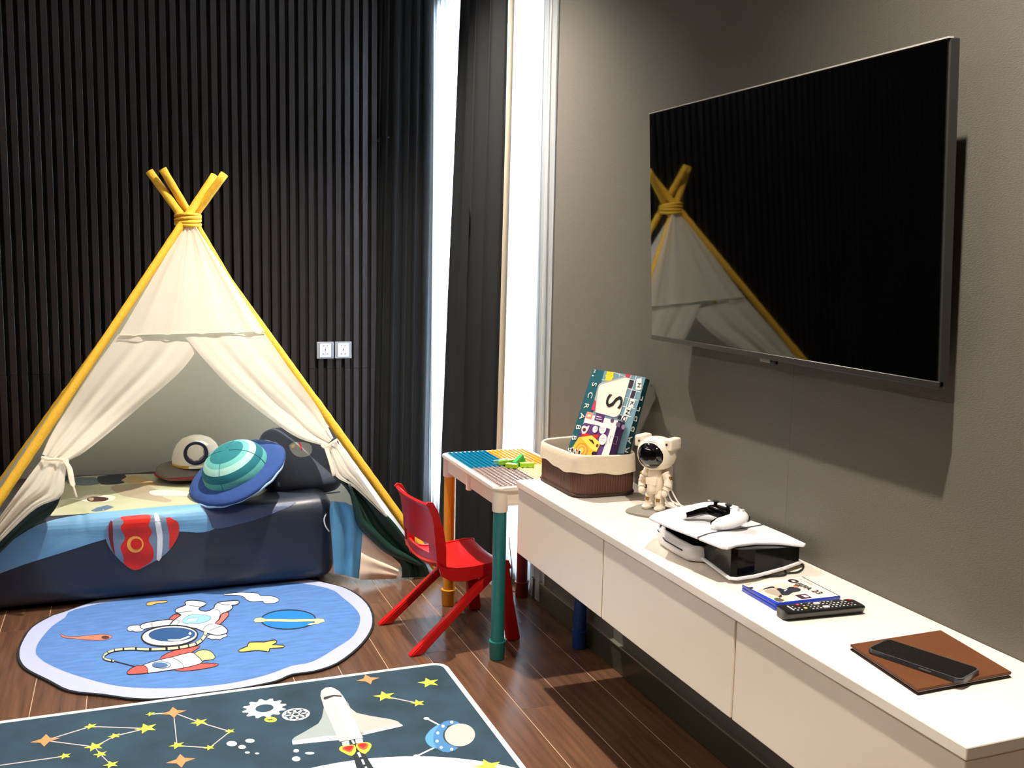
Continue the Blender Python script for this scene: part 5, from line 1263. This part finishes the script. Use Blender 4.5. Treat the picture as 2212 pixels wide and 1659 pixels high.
kp('figure_print', zk([(840, 490), (900, 450), (920, 495), (880, 520)]), (60, 30, 30), 5); kp('figure_print', zk([(750, 530), (860, 520), (960, 570), (880, 595), (800, 580)]), (90, 88, 76), 4, 2)
kp('badge_print', zk(ell(1140, 185, 110, 36, 24, 0.12)), (30, 24, 26), 4)
kp('badge_print', zk([(1085, 172), (1150, 170), (1200, 200), (1130, 202)]), (226, 214, 206), 5)
kp('badge_print', zk([(1165, 465), (1385, 440), (1520, 520), (1300, 542)]), (58, 34, 56), 4)
kp('badge_print', zk([(1290, 470), (1380, 462), (1460, 500), (1380, 512)]), (210, 190, 210), 5)
xd = (onz(1590 + 1680 / 9.2167, 1235 + 450 / 9.2167, ZCV) - onz(1590 + 1215 / 9.2167, 1235 + 255 / 9.2167, ZCV))
pos = (onz(1590 + 1680 / 9.2167, 1235 + 450 / 9.2167, ZCV) + onz(1590 + 1215 / 9.2167, 1235 + 255 / 9.2167, ZCV)) / 2
lettering(t, 'FIFA 23', pos + Vector((0, 0, 0.0022)), xd, Vector((1, 0, 0)), 0.024, mat('print_black', (16, 14, 14), 0.5, var=0.0), width=xd.length)
for a in ([(230, 310), (330, 300), (350, 330), (280, 340)],): kp('rating_print', zk(a), (60, 56, 52), 4)
for a in ([(180, 240), (300, 225), (310, 240), (230, 262)], [(440, 370), (520, 360), (530, 385), (450, 390)], [(1250, 120), (1320, 140), (1330, 160), (1270, 160)], [(640, 480), (700, 480), (720, 520), (680, 525)], [(1350, 180), (1420, 190), (1540, 260), (1520, 280)]): kp('small_print', zk(a), (196, 180, 156), 3)

# ================================================================== remote control
r0, r1 = onz(1716, 1317, ZT + .019), onz(1852, 1304, ZT + .019)
ang = math.atan2((r1 - r0).y, (r1 - r0).x)
t = thing('remote_control', 'black television remote control with many white buttons on the console', 'remote control', ((1.285), 1.556, ZT), ang)
RL, RWD = 0.182, 0.046
RB = mat('remote_black', (20, 19, 19), 0.28, var=0.02)
bm = nb(); rows_ = []
for x, sc_ in ((-RL / 2, 0.72), (-RL / 2 + .003, 0.92), (-RL / 2 + .012, 1.0), (RL / 2 - .010, 1.0), (RL / 2 - .002, 0.93), (RL / 2, 0.80)):
    rows_.append([Vector((x, a * sc_, 0.0008 + (b - 0.0008) * (sc_ if x > 0 else 1))) for a, b in ((-.0230, .016), (-.0215, .0195), (-.015, .0205), (.015, .0205), (.0215, .0195), (.0230, .016), (.019, .006), (.012, .0008), (-.012, .0008), (-.019, .006))])
grid_mesh(bm, rows_, closed_u=True); bm.faces.ensure_lookup_table()
bm.verts.ensure_lookup_table(); nvr = 10
bm.faces.new([bm.verts[i] for i in range(nvr)][::-1]); bm.faces.new([bm.verts[len(bm.verts) - nvr + i] for i in range(nvr)])
obj('body', bm, RB, t, smooth='auto')
WB_ = mat('remote_mark_white', (236, 232, 228), 0.5, var=0.0)
bm = nb(); box(bm, (-.0715, -.013, .0203), (-.0685, .011, .0211)); obj('logo_strip', bm, WB_, t)
for bx, by, c_ in ((-.046, .012, (216, 60, 80)), (-.041, -.009, (232, 206, 110)), (.076, .012, (206, 40, 44))):
    obj('colour_button', box(nb(), (bx - .0032, by - .0032, .0203), (bx + .0032, by + .0032, .0219), .0012, 2), mat('remote_btn_%d_%d_%d' % c_, c_, 0.4), t, smooth='auto')
for bx, by in ((-.004, .009), (.004, -.012)):
    obj('rocker_button', box(nb(), (bx - .0065, by - .0042, .0203), (bx + .0065, by + .0042, .0222), .0018, 2), WB_, t, smooth='auto')
bm = nb(); rnd = random.Random(3)
for bx in [-.062 + .0088 * i for i in range(16)]:
    for by in (-.0145, -.0048, .0048, .0145):
        if any(abs(bx - a) < .009 and abs(by - b) < .008 for a, b in ((-.004, .009), (.004, -.012), (-.046, .012), (-.041, -.009), (.076, .012))) or rnd.random() < .12: continue
        w = rnd.uniform(.0011, .0022); box(bm, (bx - w, by - .0011, .0203), (bx + w, by + .0011, .0212))
obj('small_buttons', bm, WB_, t, kind='stuff')

# ================================================================== notebook and phone
LEA = mat('leather_brown', (98, 55, 25), 0.5, var=0.12, vscale=8, bump=0.1, bscale=120); LED = mat('leather_edge', (46, 16, 12), 0.5)
nA, nB, nC, nD = onz(1983, 1490, .657), onz(1836, 1392, .657), onz(2186, 1452, .657), onz(2032, 1361, .657)
nc = (nA + nB + nC + nD) / 4
t = thing('notebook', 'brown leather notebook folder lying on the near end of the console', 'notebook', (nc.x, nc.y, ZT))
def quad_slab(z0, z1, grow=1.0, tilt=0.0):
    P = [nA, nC, nD, nB]; c = nc; return prism(nb(), [(c.x + (p.x - c.x) * grow, c.y + (p.y - c.y) * grow) for p in P], z0, z1, bevel=0.0012, seg=2)
obj('back_cover', quad_slab(ZT + .0004, ZT + .0030), LED, t, world=True, smooth='auto')
obj('pages', quad_slab(ZT + .0031, ZT + .0064, 0.965), mat('paper_white', (232, 226, 216), 0.8), t, world=True)
obj('inner_flap', quad_slab(ZT + .0065, ZT + .0078, 0.992), LED, t, world=True, smooth='auto')
obj('front_cover', quad_slab(ZT + .0079, ZT + .0112), LEA, t, world=True, smooth='auto')
NZ = ZT + .0112
p0_, p1_ = onz(1897, 1391, NZ + .008), onz(2096, 1457, NZ + .008); pcn = (p0_ + p1_) / 2
t = thing('smartphone', 'black smartphone in a dark case lying face up on the brown notebook', 'phone', (pcn.x, pcn.y, NZ + .0004), math.atan2((p1_ - p0_).y, (p1_ - p0_).x))
PLN = (p1_ - p0_).length + 0.004
bm = nb(); prism(bm, rrect(PLN, 0.074, 0.011, 6), 0.0, 0.0085, bevel=0.002, seg=3); obj('case', bm, mat('phone_case_dark', (44, 46, 54), 0.25), t, smooth='auto')
bm = nb(); prism(bm, rrect(PLN - .006, 0.069, 0.009, 6), 0.0085, 0.0089); obj('screen', bm, mat('phone_glass', (5, 5, 6), 0.03, var=0.0, spec=0.3), t)
bm = nb(); prism(bm, rrect(PLN - .002, 0.0725, 0.0105, 6), 0.0081, 0.0087); obj('bezel', bm, mat('phone_bezel_steel', (128, 130, 138), 0.25, metal=0.7), t)
bm = nb(); box(bm, (0.012, -0.0376, 0.003), (0.034, -0.0370, 0.006), .0002, 1); obj('side_button', bm, mat('phone_bezel_steel', (128, 130, 138), 0.25, metal=0.7), t)

# ================================================================== loose cables by the sheer
t = thing('floor_cable', 'thin black cable hanging down to the floor in front of the sheer curtain', 'cable', (1.43, 3.66, 0))
pp = [onx(1100, 1160, 1.437), onx(1103, 1200, 1.436), onx(1106, 1235, 1.435), onx(1102, 1262, 1.434), onx(1098, 1268, 1.43), onz(1104, 1274, .003), onz(1113, 1277, .003), onz(1124, 1272, .003)]
obj('strand', tube(nb(), smooth_open(pp, 6), 0.0022, 6), mat('cable_black', (16, 16, 16), 0.5), t, world=True, smooth=True)
